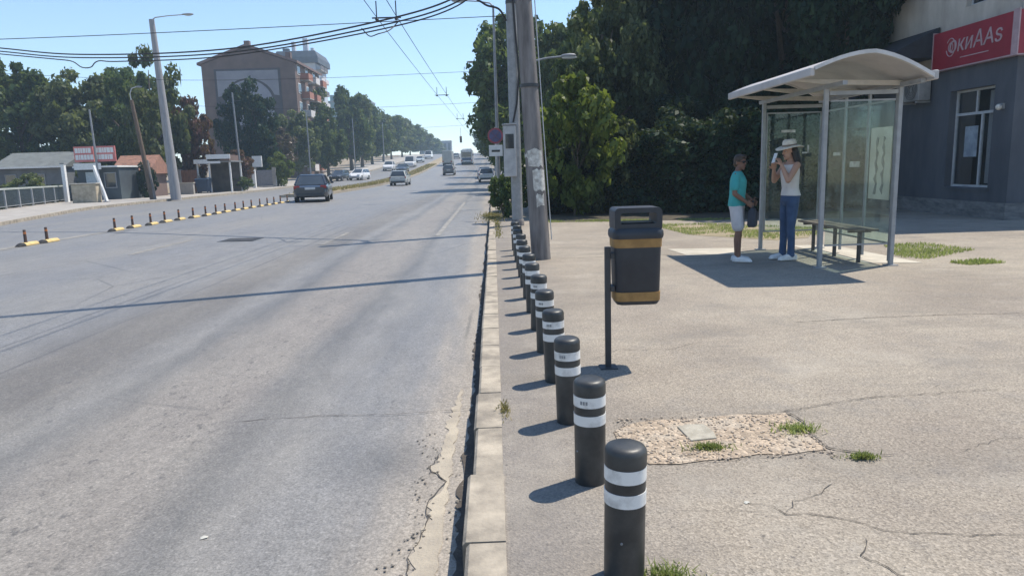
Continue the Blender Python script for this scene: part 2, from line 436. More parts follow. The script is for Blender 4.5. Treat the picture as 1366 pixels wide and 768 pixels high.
# left kerb follows a flare near the camera
LK = [(-9.0, 1.5), (-17.2, 24.0), (-21.6, 38.5), (-22.0, 46.0), (-22.0, 58.0)]
def left_edge(y):
    if y >= 58: return -22.0 + bend(y)
    if y <= 1.5: return -9.0
    for (x0, y0), (x1, y1) in zip(LK, LK[1:]):
        if y0 <= y <= y1: return x0 + (x1 - x0) * (y - y0) / (y1 - y0)
ys = yrange(-12, 420)
rxs = 26
vs = []; fs = []
for y in ys:
    xl = left_edge(y)
    for i in range(rxs):
        xr_ = -.145 + bend(y); x = xr_ + (xl - xr_) * (i / (rxs - 1)); vs.append((x, y, zroad(x, y)))
for j in range(len(ys) - 1):
    for i in range(rxs - 1):
        a = j * rxs + i; fs.append((a + 1, a, a + rxs, a + rxs + 1))
b = B(); b.v = vs; b.f = fs
struct(b.build("road", M_ROAD, smooth=30, fixn=False))

# right pavement (its outline swallows the yard behind it)
struct(grid("pavement", [0, 2, 4, 6, 9, 12, 20, 34], yrange(-12, 420), lambda x, y: rise(y), M_PAVE))
# kerb stones
random.seed(3)
b = B(); y = -8.0; k = 0
while y < 109:
    ln = .62 if y < 60 else 2.0
    y1 = y + ln - (.010 if y < 40 else .02)
    dx = random.uniform(-.008, .008); dz = random.uniform(-.006, .004)
    if 3.0 < y1 < 3.65: dx -= .016
    z0, z1 = rise(y), rise(y1)
    w0 = -.150 + dx; w1 = .001
    p = [(w0, y, -.34 + z0), (w1, y, -.34 + z0), (w1, y, .004 + z0 + dz), (w0 + .014, y, .004 + z0 + dz), (w0, y, -.010 + z0 + dz)]
    q = [(a, y1, c - z0 + z1) for a, _, c in p]
    b.loft([[Vector(v) for v in p], [Vector(v) for v in q]])
    y += ln
struct(b.build("kerb", M_KERB))
b = B()
for y0, y1 in zip(yrange(109, 420), yrange(109, 420)[1:]):
    p = [(-.15, y0, -.3 + rise(y0)), (0, y0, -.3 + rise(y0)), (0, y0, .004 + rise(y0)), (-.15, y0, .004 + rise(y0))]
    b.loft([[Vector((a + bend(y0), y0, c)) for a, _, c in p], [Vector((a + bend(y1), y1, c - rise(y0) + rise(y1))) for a, _, c in p]], False)
struct(b.build("far_kerb", M_KERB))

# dusty gutter strip with its broken edge
GE = [(-.36, 1.0), (-.37, 2.56), (-.40, 2.78), (-.34, 3.04), (-.36, 3.22), (-.28, 3.43), (-.39, 3.57), (-.33, 3.82), (-.34, 4.32), (-.30, 4.7), (-.285, 5.0)]
random.seed(8); vs = []; fs = []; py = 1.0; pts = []
while py < 5.0:
    for (xa, ya), (xb, yb) in zip(GE, GE[1:]):
        if ya <= py <= yb: xx = xa + (xb - xa) * (py - ya) / (yb - ya); break
    pts.append((xx + random.uniform(-.02, .02), py)); py += .045
for x, y in pts: vs += [(x, y, zroad(x, y) + .004), (max(x + .01, -.275 + random.uniform(-.012, .012)), y, zroad(-.27, y) + .004)]
for i in range(len(pts) - 1): fs.append((2 * i, 2 * i + 1, 2 * i + 3, 2 * i + 2))
b = B(); b.v = vs; b.f = fs
struct(b.build("gutter", M_GUT, fixn=False))
random.seed(9); b = B(); vs = []; fs = []; py = -4.0  # dark dirt strip along the kerb foot, deepening the kerb's cast shadow by colour
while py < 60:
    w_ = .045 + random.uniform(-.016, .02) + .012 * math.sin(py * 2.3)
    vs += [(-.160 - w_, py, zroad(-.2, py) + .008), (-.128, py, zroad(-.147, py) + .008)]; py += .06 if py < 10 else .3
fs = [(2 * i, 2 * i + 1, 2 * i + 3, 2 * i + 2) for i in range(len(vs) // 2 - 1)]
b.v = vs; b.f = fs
struct(b.build("gutter_dirt_and_shade", M("kerb_shadow_dirt", (.10, .085, .07), (.055, .048, .042), .95, 9, 5, bump=.5), fixn=False))

# left pavement + left kerb
vs = []; fs = []
yl = yrange(-12, 420)
for y in yl: xl = left_edge(y); vs += [(xl - .15, y, rise(y)), (xl - 7, y, rise(y)), (-75, y, rise(y) - .02)]
for j in range(len(yl) - 1):
    a = j * 3; fs += [(a + 1, a, a + 3, a + 4)]
b = B(); b.v = vs; b.f = fs; struct(b.build("left_pavement", M_LPAVE, fixn=False))
b = B(); b.v = [(v[0], v[1], v[2] - .01) for v in vs]; b.f = [(j * 3 + 2, j * 3 + 1, j * 3 + 4, j * 3 + 5) for j in range(len(yl) - 1)]
struct(b.build("left_yards", M_SOIL, fixn=False))
b = B()
for y0, y1 in zip(yl, yl[1:]):
    rings = []
    for y in (y0, y1):
        x = left_edge(y); z = rise(y)
        rings.append([Vector((x - .15, y, z - .3)), Vector((x, y, z - .3)), Vector((x, y, z + .004)), Vector((x - .15, y, z + .004))])
    b.loft(rings, False)
struct(b.build("left_kerb", M_KERB))

# central reservation from 47 m on
b = B()
mys = yrange(47, 420)
for y0, y1 in zip(mys, mys[1:]):
    rings = []
    for y in (y0, y1):
        z = rise(y); xr = -11.35 + bend(y)
        rings.append([Vector((xr, y, z - .3)), Vector((xr - 2.6, y, z - .3)), Vector((xr - 2.6, y, z + .08)), Vector((xr, y, z + .08))])
    b.loft(rings, y0 == 47)
struct(b.build("median_kerb", M_KERB))
struct(grid("median_verge", [-13.80, -13.1, -12.2, -11.5], mys, lambda x, y: rise(y) + .10 + .03 * math.sin(y * 1.7 + x * 3), M_VERGE))

# worn line under the separators, faint lane marks, bus stop line
def line_strip(name, x0, x1, y0, y1, mat, dz=.004):
    ys_ = yrange(y0, y1)
    return struct(grid(name, [x0, x1], ys_, lambda x, y: zroad(x, y) + dz, mat))
line_strip("road_marking", -11.30, -10.98, 6, 46, M_YLINE)
for i, y in enumerate((14.5, 41.5)):
    line_strip("road_marking", -7.45, -7.33, y, y + 3, M_YLINE)
    line_strip("road_marking", -3.85, -3.74, y + 1, y + 4, M_YLINE)
line_strip("road_marking", -1.45, -1.33, 17, 34, M_LINE)

# broken-up patch, paver and cracks in the pavement
PATCH = [(.60, 3.64), (.74, 3.76), (.89, 3.79), (1.05, 3.78), (1.34, 3.83), (1.50, 3.80), (1.61, 3.83), (1.60, 3.74), (1.64, 3.62), (1.59, 3.45), (1.60, 3.29),
         (1.50, 3.28), (1.39, 3.25), (1.25, 3.27), (1.12, 3.23), (.98, 3.22), (.84, 3.19), (.70, 3.20), (.64, 3.30), (.60, 3.45)]
k = NB("rubble_bed"); tcx = k.n("ShaderNodeTexCoord").outputs['Object']
vv = k.vor(k.mapping(tcx, (1, 1, 1)), 34); ve = k.vor(tcx, 34, 'DISTANCE_TO_EDGE')
bs = k.mix(.55, (.40, .32, .235), k.ramp(vv.outputs['Color'], [(0., .2), (1., .8)]), 'OVERLAY')
bs = k.mix(k.ramp(ve.outputs[0], [(0.0, .7), (.07, 0.0)]), bs, (.21, .16, .115))
bs = k.mix(k.ramp(k.noise(tcx, 5, 4), [(.5, 0.0), (.7, .6)]), bs, (.46, .42, .35))
k.l(bs, k.b.inputs['Base Color']); k.b.inputs['Roughness'].default_value = .95; k.bump(ve.outputs[0], .9, .02)
struct(B().sheet(PATCH, .005).build("rubble_patch_ground", k.m, fixn=False))
random.seed(21); b = B()
for i in range(700):
    x, y = random.uniform(.6, 1.62), random.uniform(3.2, 3.83)
    if x > 1.15 and y > 3.8: continue
    r = random.uniform(.003, .0085)
    b.ell((x, y, .006 + r * .3), (r * random.uniform(.8, 1.5), r * random.uniform(.8, 1.3), r * .6), 6, 4, Matrix.Rotation(random.uniform(0, 3), 3, 'Z'))
stuff(b.build("rubble", M("pebble", (.48, .40, .31), (.33, .27, .21), .9, 30)), "loose tan rubble in the broken patch of pavement", "rubble")
b = B().prism([(.95, 3.66), (1.02, 3.685), (1.10, 3.68), (1.12, 3.56), (1.11, 3.48), (.97, 3.455)], .004, .013)
tag(b.build("paving_slab", M("slab_worn", (.42, .39, .32), (.30, .275, .22), .95, 16, bump=.4), bevel=.003), "small pale concrete slab lying in the rubble patch", "slab")

def crack(pts, w=.008, seed=0, z=.004):
    random.seed(seed); out = []
    for (a, c), (d, e) in zip(pts, pts[1:]):
        n = max(2, int(math.hypot(d - a, e - c) / .035))
        for i in range(n):
            t = i / n; out.append((a + (d - a) * t + random.uniform(-.008, .008), c + (e - c) * t + random.uniform(-.010, .010)))
    out.append(pts[-1]); vs = []; fs = []
    for i, (x, y) in enumerate(out):
        x1, y1 = out[min(i + 1, len(out) - 1)]; x0, y0 = out[max(i - 1, 0)]
        dx, dy = x1 - x0, y1 - y0; l = math.hypot(dx, dy) or 1
        ww = w * random.uniform(.15, .85) * (1 if 0 < i < len(out) - 1 else .1)
        vs += [(x - dy / l * ww / 2, y + dx / l * ww / 2, z), (x + dy / l * ww / 2, y - dx / l * ww / 2, z)]
    fs = [(2 * i, 2 * i + 1, 2 * i + 3, 2 * i + 2) for i in range(len(out) - 1)]
    b = B(); b.v = vs; b.f = fs
    struct(b.build("pavement_crack", M_CRACK, fixn=False))
crack([(1.34, 3.83), (1.61, 3.84), (1.74, 3.89), (1.94, 3.96), (2.2, 4.03), (2.63, 4.06), (3.07, 4.1)], .010, 1, .007)
crack([(1.0, 2.79), (1.11, 2.74), (1.14, 2.67), (1.32, 2.64), (1.42, 2.55), (1.51, 2.49), (1.74, 2.45), (1.89, 2.44), (2.3, 2.40)], .007, 2)
crack([(1.14, 2.67), (1.22, 2.77), (1.36, 2.84), (1.46, 2.93)], .005, 3)
crack([(1.36, 2.49), (1.36, 2.44), (1.28, 2.35), (1.32, 2.29), (1.34, 2.22), (1.5, 2.1)], .007, 4)
crack([(1.61, 3.84), (1.65, 3.71), (1.60, 3.5), (1.62, 3.29), (1.76, 3.22), (1.9, 3.2)], .020, 5, .008)
crack([(.6, 2.73), (.89, 2.72), (1.09, 2.69)], .003, 6)
crack([(.70, 3.19), (.84, 3.185), (1.12, 3.22), (1.39, 3.245), (1.60, 3.28)], .005, 7, .008)
crack([(2.61, 6.08), (3.32, 6.15), (4.01, 6.17), (5.2, 6.1)], .012, 8)
crack([(.70, 5.1), (.92, 5.35), (1.3, 5.3), (1.6, 5.5)], .006, 9)
crack([(2.2, 3.2), (2.5, 3.35), (3.1, 3.3)], .004, 10)
crack([(.9, 10.95), (2.0, 11.05), (3.3, 11.0)], .03, 11)
crack([(8.0, 11.9), (9.4, 11.5), (11.5, 10.9)], .03, 12)
struct(B().sheet([(2.86, 11.75), (4.05, 11.6), (3.75, 10.75), (2.95, 10.85)], .004).build("pale_slab_path", M_SLAB, fixn=False))
struct(B().sheet([(5.0, 9.45), (5.7, 9.3), (5.55, 11.6), (4.9, 11.7)], .004).build("shelter_footing_path", M_SLAB, fixn=False))
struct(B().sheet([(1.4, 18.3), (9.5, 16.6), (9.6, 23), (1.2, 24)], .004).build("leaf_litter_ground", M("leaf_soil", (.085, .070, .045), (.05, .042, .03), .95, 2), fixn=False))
struct(B().sheet([(3.6, 16.3), (4.7, 16.1), (6.5, 14.5), (5.7, 12.8), (5.0, 12.5), (3.9, 13.9)], .004).build("dry_grass_ground", M_VERGE, fixn=False))

# crumbled asphalt edge beside the gutter
random.seed(31); b = B()
for i in range(170):
    t = random.random() ** 1.3; y = 2.2 + t * 1.9; e = -.385 + .04 * math.sin(y * 9)
    x = e + random.gauss(-.02, .035) if random.random() < .7 else -.215 + random.gauss(0, .02)
    r = random.uniform(.0025, .0065)
    b.ell((x, y, zroad(x, y) + .004 + r * .3), (r * 1.3, r, r * .6), 6, 4)
stuff(b.build("asphalt_rubble", M("asphalt_crumb", (.24, .215, .185), (.13, .12, .105), .9, 40)), "crumbled dark asphalt bits along the dusty gutter edge", "rubble")
# old bitumen seal beside the gutter
crack([(-1.7, 4.42), (-1.2, 4.47), (-.7, 4.45), (-.2, 4.5)], .010, 15, -.136)
crack([(-.37, 2.3), (-.40, 2.7), (-.35, 3.0), (-.37, 3.2), (-.29, 3.42), (-.39, 3.58), (-.35, 3.8)], .009, 14, -.142)
# manhole
t = thing("manhole_cover", "dark rectangular drain cover set in the worn asphalt", "manhole cover", (-6.1, 17.2, zroad(-6.1, 17.2)))
B().span(-.42, .42, -.42, .42, .003, .008).build("frame", M_DARKMETAL, t)
b = B()
for i in range(7): b.span(-.36, .36, -.36 + i * .105, -.29 + i * .105, .0085, .014)
b.build("grate", M("cast_iron", (.09, .085, .08), (.05, .05, .05), .6, 10), t)
# litter
M_SCRAP = M('scrap_paper', (.55, .54, .48), (.42, .41, .36), .9, 20)
for (x, y, r), lb in zip([(-1.32, 2.93, .3), (1.02, 2.78, .5)],
                         ["small white scrap of paper lying on the road", "tiny pale crumpled scrap on the pavement near the nearest bollard"]):
    z = zroad(x, y) if x < 0 else 0
    b = B().add([(-.03, -.02, .006), (.03, -.018, .012), (.035, .018, .005), (-.005, .024, .016), (-.032, .016, .007)], [(0, 1, 3), (1, 2, 3), (0, 3, 4)])
    o = b.build("paper_scrap", M_SCRAP); o.location = (x, y, z); o.rotation_euler = (0, 0, r); o.scale = (.4, .4, .4) if 'tiny' in lb else (.5, .5, .5)
    tag(o, lb, "litter")

# ------------------------------------------------------------------ grass
def blades(name, mat, spots, h, seed, lean=.5, w=.006):
    """spots: (x, y, z) roots"""
    rng = random.Random(seed); b = B()
    for (x, y, z) in spots:
        a = rng.uniform(0, 2 * PI); hh = h * rng.uniform(.45, 1.1); l = rng.uniform(.1, lean) * hh
        dx, dy = math.cos(a), math.sin(a); px, py = -dy * w, dx * w
        b.add([(x - px, y - py, z), (x + px, y + py, z), (x + dx * l * .5 + px * .6, y + dy * l * .5 + py * .6, z + hh * .6),
               (x + dx * l * .5 - px * .6, y + dy * l * .5 - py * .6, z + hh * .6), (x + dx * l, y + dy * l, z + hh)], [(0, 1, 2, 3), (3, 2, 4)])
    return b.build(name, mat, fixn=False)
def tuft(x, y, rx, ry, n, h, lb, mat, seed, z=0.005):
    rng = random.Random(seed); sp = []
    for i in range(n):
        a = rng.uniform(0, 2 * PI); r = abs(rng.gauss(0, .62))
        sp.append((rx * r * math.cos(a), ry * r * math.sin(a), 0))
    o = blades("grass_tuft", mat, sp, h * .8, seed + 1, 1.5, .0032); o.location = (x, y, z)
    tag(o, lb, "grass", "weeds growing through the pavement")
tuft(1.03, 3.36, .10, .035, 420, .035, "green grass tuft in front of the pale slab in the rubble patch", M_GRASS, 1)
tuft(1.57, 3.56, .10, .07, 420, .04, "straggly green grass tuft at the rubble patch's broken dark edge", M_GRASS, 2)
tuft(1.72, 3.18, .07, .03, 300, .032, "small lone grass tuft on the pavement beyond the rubble patch's corner", M_GRASS, 3)
tuft(.55, 2.26, .10, .06, 300, .04, "grass tuft at the foot of the nearest bollard", M_GRASS, 4)
tuft(.02, 4.05, .03, .15, 160, .035, "yellowish weed tuft in the joint behind the kerb", M_DRYG, 5)
def poly_pts(poly, n, seed):
    rng = random.Random(seed); xs_ = [p[0] for p in poly]; ys_ = [p[1] for p in poly]; out = []
    while len(out) < n:
        x, y = rng.uniform(min(xs_), max(xs_)), rng.uniform(min(ys_), max(ys_)); c = False
        for (x0, y0), (x1, y1) in zip(poly, poly[1:] + poly[:1]):
            if (y0 > y) != (y1 > y) and x < (x1 - x0) * (y - y0) / (y1 - y0) + x0: c = not c
        if c and (math.sin(x * 5.1 + 1.3) + math.sin(y * 6.3) + math.sin(x * 2.3 - y * 3.1) + rng.uniform(-1, 1)) > -.6: out.append((x, y, 0.003))
    return out
gp = poly_pts([(3.6, 16.6), (4.9, 16.4), (6.8, 14.4), (5.9, 12.9), (5.1, 12.6), (3.8, 14.0)], 5200, 4)
gp += poly_pts([(6.25, 11.3), (6.95, 11.4), (7.15, 10.4), (5.95, 9.6), (5.7, 9.9)], 2000, 5)
gp += poly_pts([(6.0, 9.25), (6.6, 9.35), (6.65, 9.05), (6.1, 8.95)], 700, 6) + poly_pts([(7.6, 8.5), (8.4, 8.6), (8.3, 8.2), (7.5, 8.3)], 250, 8)
gp += poly_pts([(1.2, 18.8), (6, 17.6), (6, 17.1), (1.2, 18.2)], 1800, 9)
stuff(blades("grass", M_GRASS, gp, .05, 7, .9, .006), "green grass strips growing on the pavement around the bus shelter", "grass")
gp = [(random.uniform(-13.6, -11.6), y_, rise(y_) + .1) for y_ in [random.uniform(48, 150) for _ in range(5000)]]
stuff(blades("dry_grass", M_DRYG, gp, .22, 17, .8, .03), "dry yellow grass along the central reservation", "grass")
gp = [(random.gauss(-.05, .18), random.gauss(21.2, 1.0), -.0) for _ in range(1200)] + [(random.gauss(.06, .04), random.uniform(14.5, 20), 0) for _ in range(260)]
stuff(blades("dry_verge_grass", M_DRYG, gp, .065, 18, .95, .009), "dry yellow weeds by the kerb in front of the roadside bush", "grass")

# ------------------------------------------------------------------ bollards
t = thing("bollard", "", "bollard", (.41, 2.28, 0), 0, "black bollards along the kerb")
R0 = .070
B().lathe([(R0, -.02), (R0, .425)], 32).build("post", M_BLACK, t, smooth=40)
B().lathe([(R0 + .0025, .421), (R0 + .0025, .462), (R0 + .0005, .473), (R0 - .006, .482), (R0 - .016, .487), (R0 - .03, .489), (.001, .4915)], 32).build("cap", M_BLACK, t, smooth=50)
for z in (.370, .285):
    B().lathe([(R0 + .0018, z), (R0 + .0018, z + .047), (R0 - .003, z + .047), (R0 - .003, z)], 32, caps=False).build("reflective_band", M_BAND, t, smooth=40)
B().ell((-.022, -.0668, .16), (.005, .003, .005), 8, 6).build("bolt", M_GREYP, t, smooth=180)
bx = [.41, .397, .382, .37, .362, .355, .352] + [.35] * 10
blabels = ["black bollard with two white bands nearest the camera, grass at its foot"] + \
          ["black bollard with two white bands, %s from the camera along the kerb" % ORD[i] for i in range(1, 14)]
random.seed(5); labs = []
for i in range(14):
    y = 2.28 + .775 * i
    if i == 0: t['label'] = blabels[0]; o = t
    else: o = dup(t, (bx[i], y, 0), random.uniform(0, 6) if i else 0, blabels[i])
    if 0 < i < 6: labs.append(o)
    o.rotation_euler = (random.uniform(-.022, .022), random.uniform(-.028, .028), random.uniform(0, 6) if i else 0)

for o in labs:      # a small printed mark on the upper white band, towards the kerb
    mk = B(); a_ = o.rotation_euler.z
    for q in range(3):
        a0 = rad(232 + q * 10) - a_
        mk.box(((R0 + .0022) * math.cos(a0), (R0 + .0022) * math.sin(a0), .394), (.0012, .009, .016), Matrix.Rotation(a0, 3, 'Z'))
    mk.build("printed_mark", M_GREYP, o)

# ------------------------------------------------------------------ lane separators
t = thing("lane_separator", "", "lane separator", (-11.05, 17.1, 0), 0, "yellow rubber lane separators between the carriageways")
M_YEL = M("yellow_rubber", (.62, .47, .20), (.46, .35, .16), .7, 8)
prof = [(-.10, 0), (.10, 0), (.085, .045), (.045, .075), (-.045, .075), (-.085, .045)]
B().prism_y(prof, -.14, .36).build("base", M_YEL, t, bevel=.012)
B().loft([[Vector((x * .6, -.33, z * .25)) for x, z in prof], [Vector((x, -.22, z * .85)) for x, z in prof], [Vector((x * 1.01, -.14, z * 1.01)) for x, z in prof]]).build("end_ramp", M_TYRE, t)  # black near end: its dark colour also stands for the shaded end face
B().lathe([(.042, .07), (.036, .10), (.030, .36), (.026, .37)], 12).build("post", M("post_rubber", (.09, .05, .035), (.05, .03, .025), .6), t, smooth=40)
B().lathe([(.0335, .27), (.0325, .32)], 12).build("reflective_band", M("orange_band", (.50, .17, .05), None, .4), t, smooth=40)
sy = [17.0, 17.75] + [21.0 + 1.09 * i for i in range(17)]
sl = ["yellow lane separator with post, nearest the camera", "yellow lane separator, second of the near pair before the gap"] + \
     ["yellow lane separator, %s beyond the gap in the row" % ORD[i] for i in range(17)]
random.seed(11)
for i, y in enumerate(sy):
    if i == 0: o = t; t['label'] = sl[0]
    else: o = dup(t, (0, 0, 0), 0, sl[i])
    o.location = (-11.05 + random.uniform(-.04, .04), y, zroad(-11.05, y) + .004); o.rotation_euler = (0, 0, random.uniform(-.06, .06))

# ------------------------------------------------------------------ litter bin
t = thing("litter_bin", "dark grey litter bin with amber bands on a slim post", "litter bin", (.77, 4.88, 0))
B().span(-.02, .02, -.02, .02, 0, .86).build("post", M_DARKMETAL, t, bevel=.004)
B().span(-.06, .06, -.06, .06, 0, .008).build("base_plate", M_DARKMETAL, t)
def rrect(w, d, r, n=6, cx=0, cy=0):
    out = []
    for sx, sy_, a0 in ((1, 1, 0), (-1, 1, 90), (-1, -1, 180), (1, -1, 270)):
        for i in range(n + 1):
            a = rad(a0 + 90 * i / n); out.append((cx + sx * (w / 2 - r) + r * math.cos(a), cy + sy_ * (d / 2 - r) + r * math.sin(a)))
    return out
def rloft(b, levels, cx, cy):
    rings = [[Vector((x, y, z)) for x, y in rrect(w, d, r, 5, cx, cy)] for (w, d, r, z) in levels]
    return b.loft(rings)
bc = (.205, .06)
rloft(B(), [(.285, .22, .05, .455), (.305, .24, .05, .475), (.325, .26, .055, .86)], *bc).build("bin_body", M_BIN, t, smooth=35)
rloft(B(), [(.314, .250, .052, .482), (.318, .254, .052, .545)], *bc).build("amber_band", M_AMBER, t, smooth=35)
rloft(B(), [(.332, .270, .055, .855), (.336, .274, .055, .918)], *bc).build("amber_band", M_AMBER, t, smooth=35)
rloft(B(), [(.345, .285, .06, .915), (.356, .295, .06, .935), (.352, .29, .06, .965), (.32, .26, .05, .985)], *bc).build("rim", M_BIN, t, smooth=35)
# hood: a rounded ring standing on the rim, open from front to back
n = 8; outer = []; inner = []
def ring2(w, z0, z1, r):
    o_ = []
    for sx, sz, a0 in ((1, 1, 0), (-1, 1, 90), (-1, -1, 180), (1, -1, 270)):
        for i in range(5):
            a = rad(a0 + 90 * i / 4); o_.append((bc[0] + sx * (w / 2 - r) + r * math.cos(a), (z0 + z1) / 2 + sz * ((z1 - z0) / 2 - r) + r * math.sin(a)))
    return o_
ro, ri = ring2(.325, .965, 1.125, .03), ring2(.245, 1.015, 1.09, .015)
vs = []; fs = []; n = len(ro)
for y in (bc[1] - .12, bc[1] + .12):
    vs += [(x, y, z) for x, z in ro] + [(x, y, z) for x, z in ri]
for i in range(n):
    j = (i + 1) % n
    fs += [(i, j, n + j, n + i), (2 * n + j, 2 * n + i, 3 * n + i, 3 * n + j), (j, i, 2 * n + i, 2 * n + j), (n + i, n + j, 3 * n + j, 3 * n + i)]
B().add(vs, fs).build("hood", M_BIN, t, smooth=35)
B().span(bc[0] - .121, bc[0] + .121, bc[1] - .02, bc[1] + .06, 1.018, 1.026).build("ash_plate", M_GREYP, t)
for z in (.55, .78): B().span(.018, .045, -.03, .09, z, z + .035).build("bracket", M_DARKMETAL, t)

# ------------------------------------------------------------------ poles on the right pavement
t = thing("concrete_pole", "thick leaning concrete pole with torn posters, beside the bollards", "pole", (.70, 11.0, 0))
LX, LY = -.043, .045
def pp(z): return (LX * z, LY * z, z)
B().tube([(0, 0, -.1)] + [pp(z) for z in (.0, 2, 4, 6, 9, 13.5)], [.152, .150, .136, .122, .105, .085, .06], 20).build("shaft", M_CONC, t, smooth=60)
def curved_patch(z0, z1, a0, a1, r, nseg=6):
    b = B(); rows = []
    random.seed(int(z0 * 100))
    for k_ in range(5):
        z = z0 + (z1 - z0) * k_ / 4
        row = []
        for i in range(nseg + 1):
            a = rad(a0 + (a1 - a0) * i / nseg); jz = random.uniform(-.025, .025) if k_ in (0, 4) else 0
            c = pp(z + jz); row.append((c[0] + r * math.cos(a), c[1] + r * math.sin(a), z + jz))
        rows.append(row)
    n_ = nseg + 1; vs_ = [v for r_ in rows for v in r_]
    return b.add(vs_, [(i * n_ + j, i * n_ + j + 1, (i + 1) * n_ + j + 1, (i + 1) * n_ + j) for i in range(4) for j in range(nseg)])
for z0, z1, a0, a1 in ((1.42, 1.68, 225, 320), (1.05, 1.38, 250, 330), (1.55, 1.62, 190, 230), (.82, 1.0, 262, 312)):
    curved_patch(z0, z1, a0, a1, .1475).build("torn_poster", M_PAPER, t, smooth=60, fixn=False)
B().tube([(.168, -.02, .3), (.168 + LX * 2, -.02 + LY * 2, 2.0), (.158 + LX * 8, LY * 8, 8)], .008, 6).build("conduit", M_STEEL, t, smooth=60)
for z in (2.6, 3.9): B().lathe([(.150 - z * .0015, z), (.151 - z * .0015, z + .05)], 20, (LX * z, LY * z, 0)).build("strap", M_DARKMETAL, t, smooth=60)

t = thing("steel_pole", "grey steel pole with a meter cabinet, behind the concrete pole", "pole", (.56, 17.6, 0))
B().tube([(0, 0, 0), (-.01, 0, 3.0), (-.03, 0, 9.0)], [.135, .13, .115], 18).build("shaft", M_GREYP, t, smooth=60)
B().lathe([(.16, 0), (.16, .12), (.14, .16)], 18).build("collar", M_CONC, t, smooth=50)
cb = B().span(-.30, .0, -.36, -.15, 1.20, 2.40).build("cabinet", M("cabinet_grey", (.40, .41, .42), (.30, .31, .32), .5), t, bevel=.02)
B().span(-.25, -.05, -.366, -.361, 1.86, 2.20).build("window", M_GLASSD, cb)
B().span(-.32, .02, -.38, -.13, 2.404, 2.44).build("lid", M_GREYP, cb, bevel=.01)
B().tube([(-.05, -.14, 2.48), (.05, -.16, 2.9), (.12, -.12, 3.6), (.06, -.14, 4.6), (-.02, -.14, 6.2)], .022, 8).build("cable", M_CABLE, t, smooth=60)
for z in (5.2, 6.1): B().lathe([(.15, z), (.15, z + .07)], 18).build("clamp", M_DARKMETAL, t, smooth=60)

# sign post
t = thing("no_stopping_sign", "round red-rimmed no stopping sign over a pale plate on a thin post", "road sign", (.12, 28.0, 0))
B().tube([(0, 0, 0), (0, 0, 2.95)], .03, 10).build("post", M_STEEL, t, smooth=60)
def disc_y(r0, r1, z, y0, y1, n=28):
    b = B()
    rings = [[Vector((r * math.cos(2 * PI * j / n), y, z + r * math.sin(2 * PI * j / n))) for j in range(n)] for r, y in ((r1, y0), (r0, y0), (r0, y1), (r1, y1), (r1, y0))]
    return b.loft(rings, False)
d = B().tube([(0, -.035, 2.63), (0, -.05, 2.63)], .24, 28).build("disc", M("sign_blue", (.10, .10, .22), None, .4), t)
disc_y(.235, .30, 2.63, -.056, -.036).build("red_rim", M("sign_red", (.36, .07, .09), None, .4), d, smooth=30)
b = B(); b.bar((-.17, -.056, 2.80), (.17, -.056, 2.46), .055, .006); b.bar((.17, -.059, 2.80), (-.17, -.059, 2.46), .055, .006)
b.build("red_cross", MATS["sign_red"], d)
B().span(-.26, .26, -.045, -.035, 1.86, 2.28).build("plate", M_WHITE, t, bevel=.005)
B().span(-.16, .16, -.052, -.046, 2.02, 2.10).build("plate_marking", M_BLACK, t)

# right street lamps
def lamp(x, y, h, arm, lb, base_r=.11, lean=(0, 0), up=.25, grp="street lamps", mat=M_GREYP, head_len=.75, name="street_lamp"):
    z = rise(y)
    t = thing(name, lb, "street lamp", (x, y, z), 0, grp)
    tx, ty = lean
    B().tube([(0, 0, -.1), (tx * .1, ty * .1, h * .1), (tx * .5, ty * .5, h * .5), (tx, ty, h)], [base_r, base_r * .97, base_r * .75, base_r * .5], 14).build("shaft", mat, t, smooth=60)
    s_ = 1 if arm > 0 else -1
    pts = [(tx, ty, h - .05), (tx + arm * .12, ty, h + up * .45), (tx + arm * .5, ty, h + up * .8), (tx + arm, ty, h + up)]
    B().tube(pts, [.04, .035, .03, .03], 8).build("arm", mat, t, smooth=60)
    hx = tx + arm
    hd = B().loft([[Vector((hx + s_ * u * head_len, ty + w * math.cos(a), h + up + .015 + hh * math.sin(a))) for a in [2 * PI * j / 12 for j in range(12)]]
                   for u, w, hh in ((-.15, .04, .03), (.0, .10, .05), (.4, .14, .07), (.75, .12, .05), (.85, .05, .02))]).build("lamp_head", M_GREYP, t, smooth=60)
    B().ell((hx + s_ * .4 * head_len, ty, h + up - .04), (.24, .10, .05), 12, 8).build("lens", M("lamp_lens", (.6, .62, .62), None, .2), hd, smooth=180)
    return t
lamp(.25, 36.0, 9.1, -1.35, "tall grey street lamp, nearer one on the right pavement, arm over the road", .10)
lamp(.25, 56.0, 9.1, -1.35, "grey street lamp on the right pavement, partly behind the roadside tree", .10)
lamp(.25, 92.0, 9.1, -1.35, "far grey street lamp on the right pavement beyond the sign", .10)
lamp(1.25, 22.5, 4.5, 1.0, "slim lamp behind the concrete pole, its pale head before the tree crown", .05, grp=None, head_len=.45, up=.2)

# ------------------------------------------------------------------ bus shelter
M_SHEL = M('shelter_metal', (.33, .34, .35), (.25, .26, .27), .5, 6, metal=.2)
t = thing("bus_shelter", "grey glass bus shelter with a curved roof and bench", "bus shelter", (0, 0, 0))
X0, X1, Y0, Y1 = 4.25, 5.20, 9.2, 11.3
def post(x, y, h): return B().span(x - .027, x + .027, y - .027, y + .027, .0, h).build("post", M_SHEL, t, bevel=.006)
post(X0, Y0, 2.33); post(X1, Y0, 2.33); post(X0, Y1, 2.30); post(X1, Y1, 2.33)
for (x, y) in ((X0, Y0), (X1, Y0), (X0, Y1), (X1, Y1)):
    B().span(x - .07, x + .07, y - .07, y + .07, .0, .012).build("base_plate", M_SHEL, t)
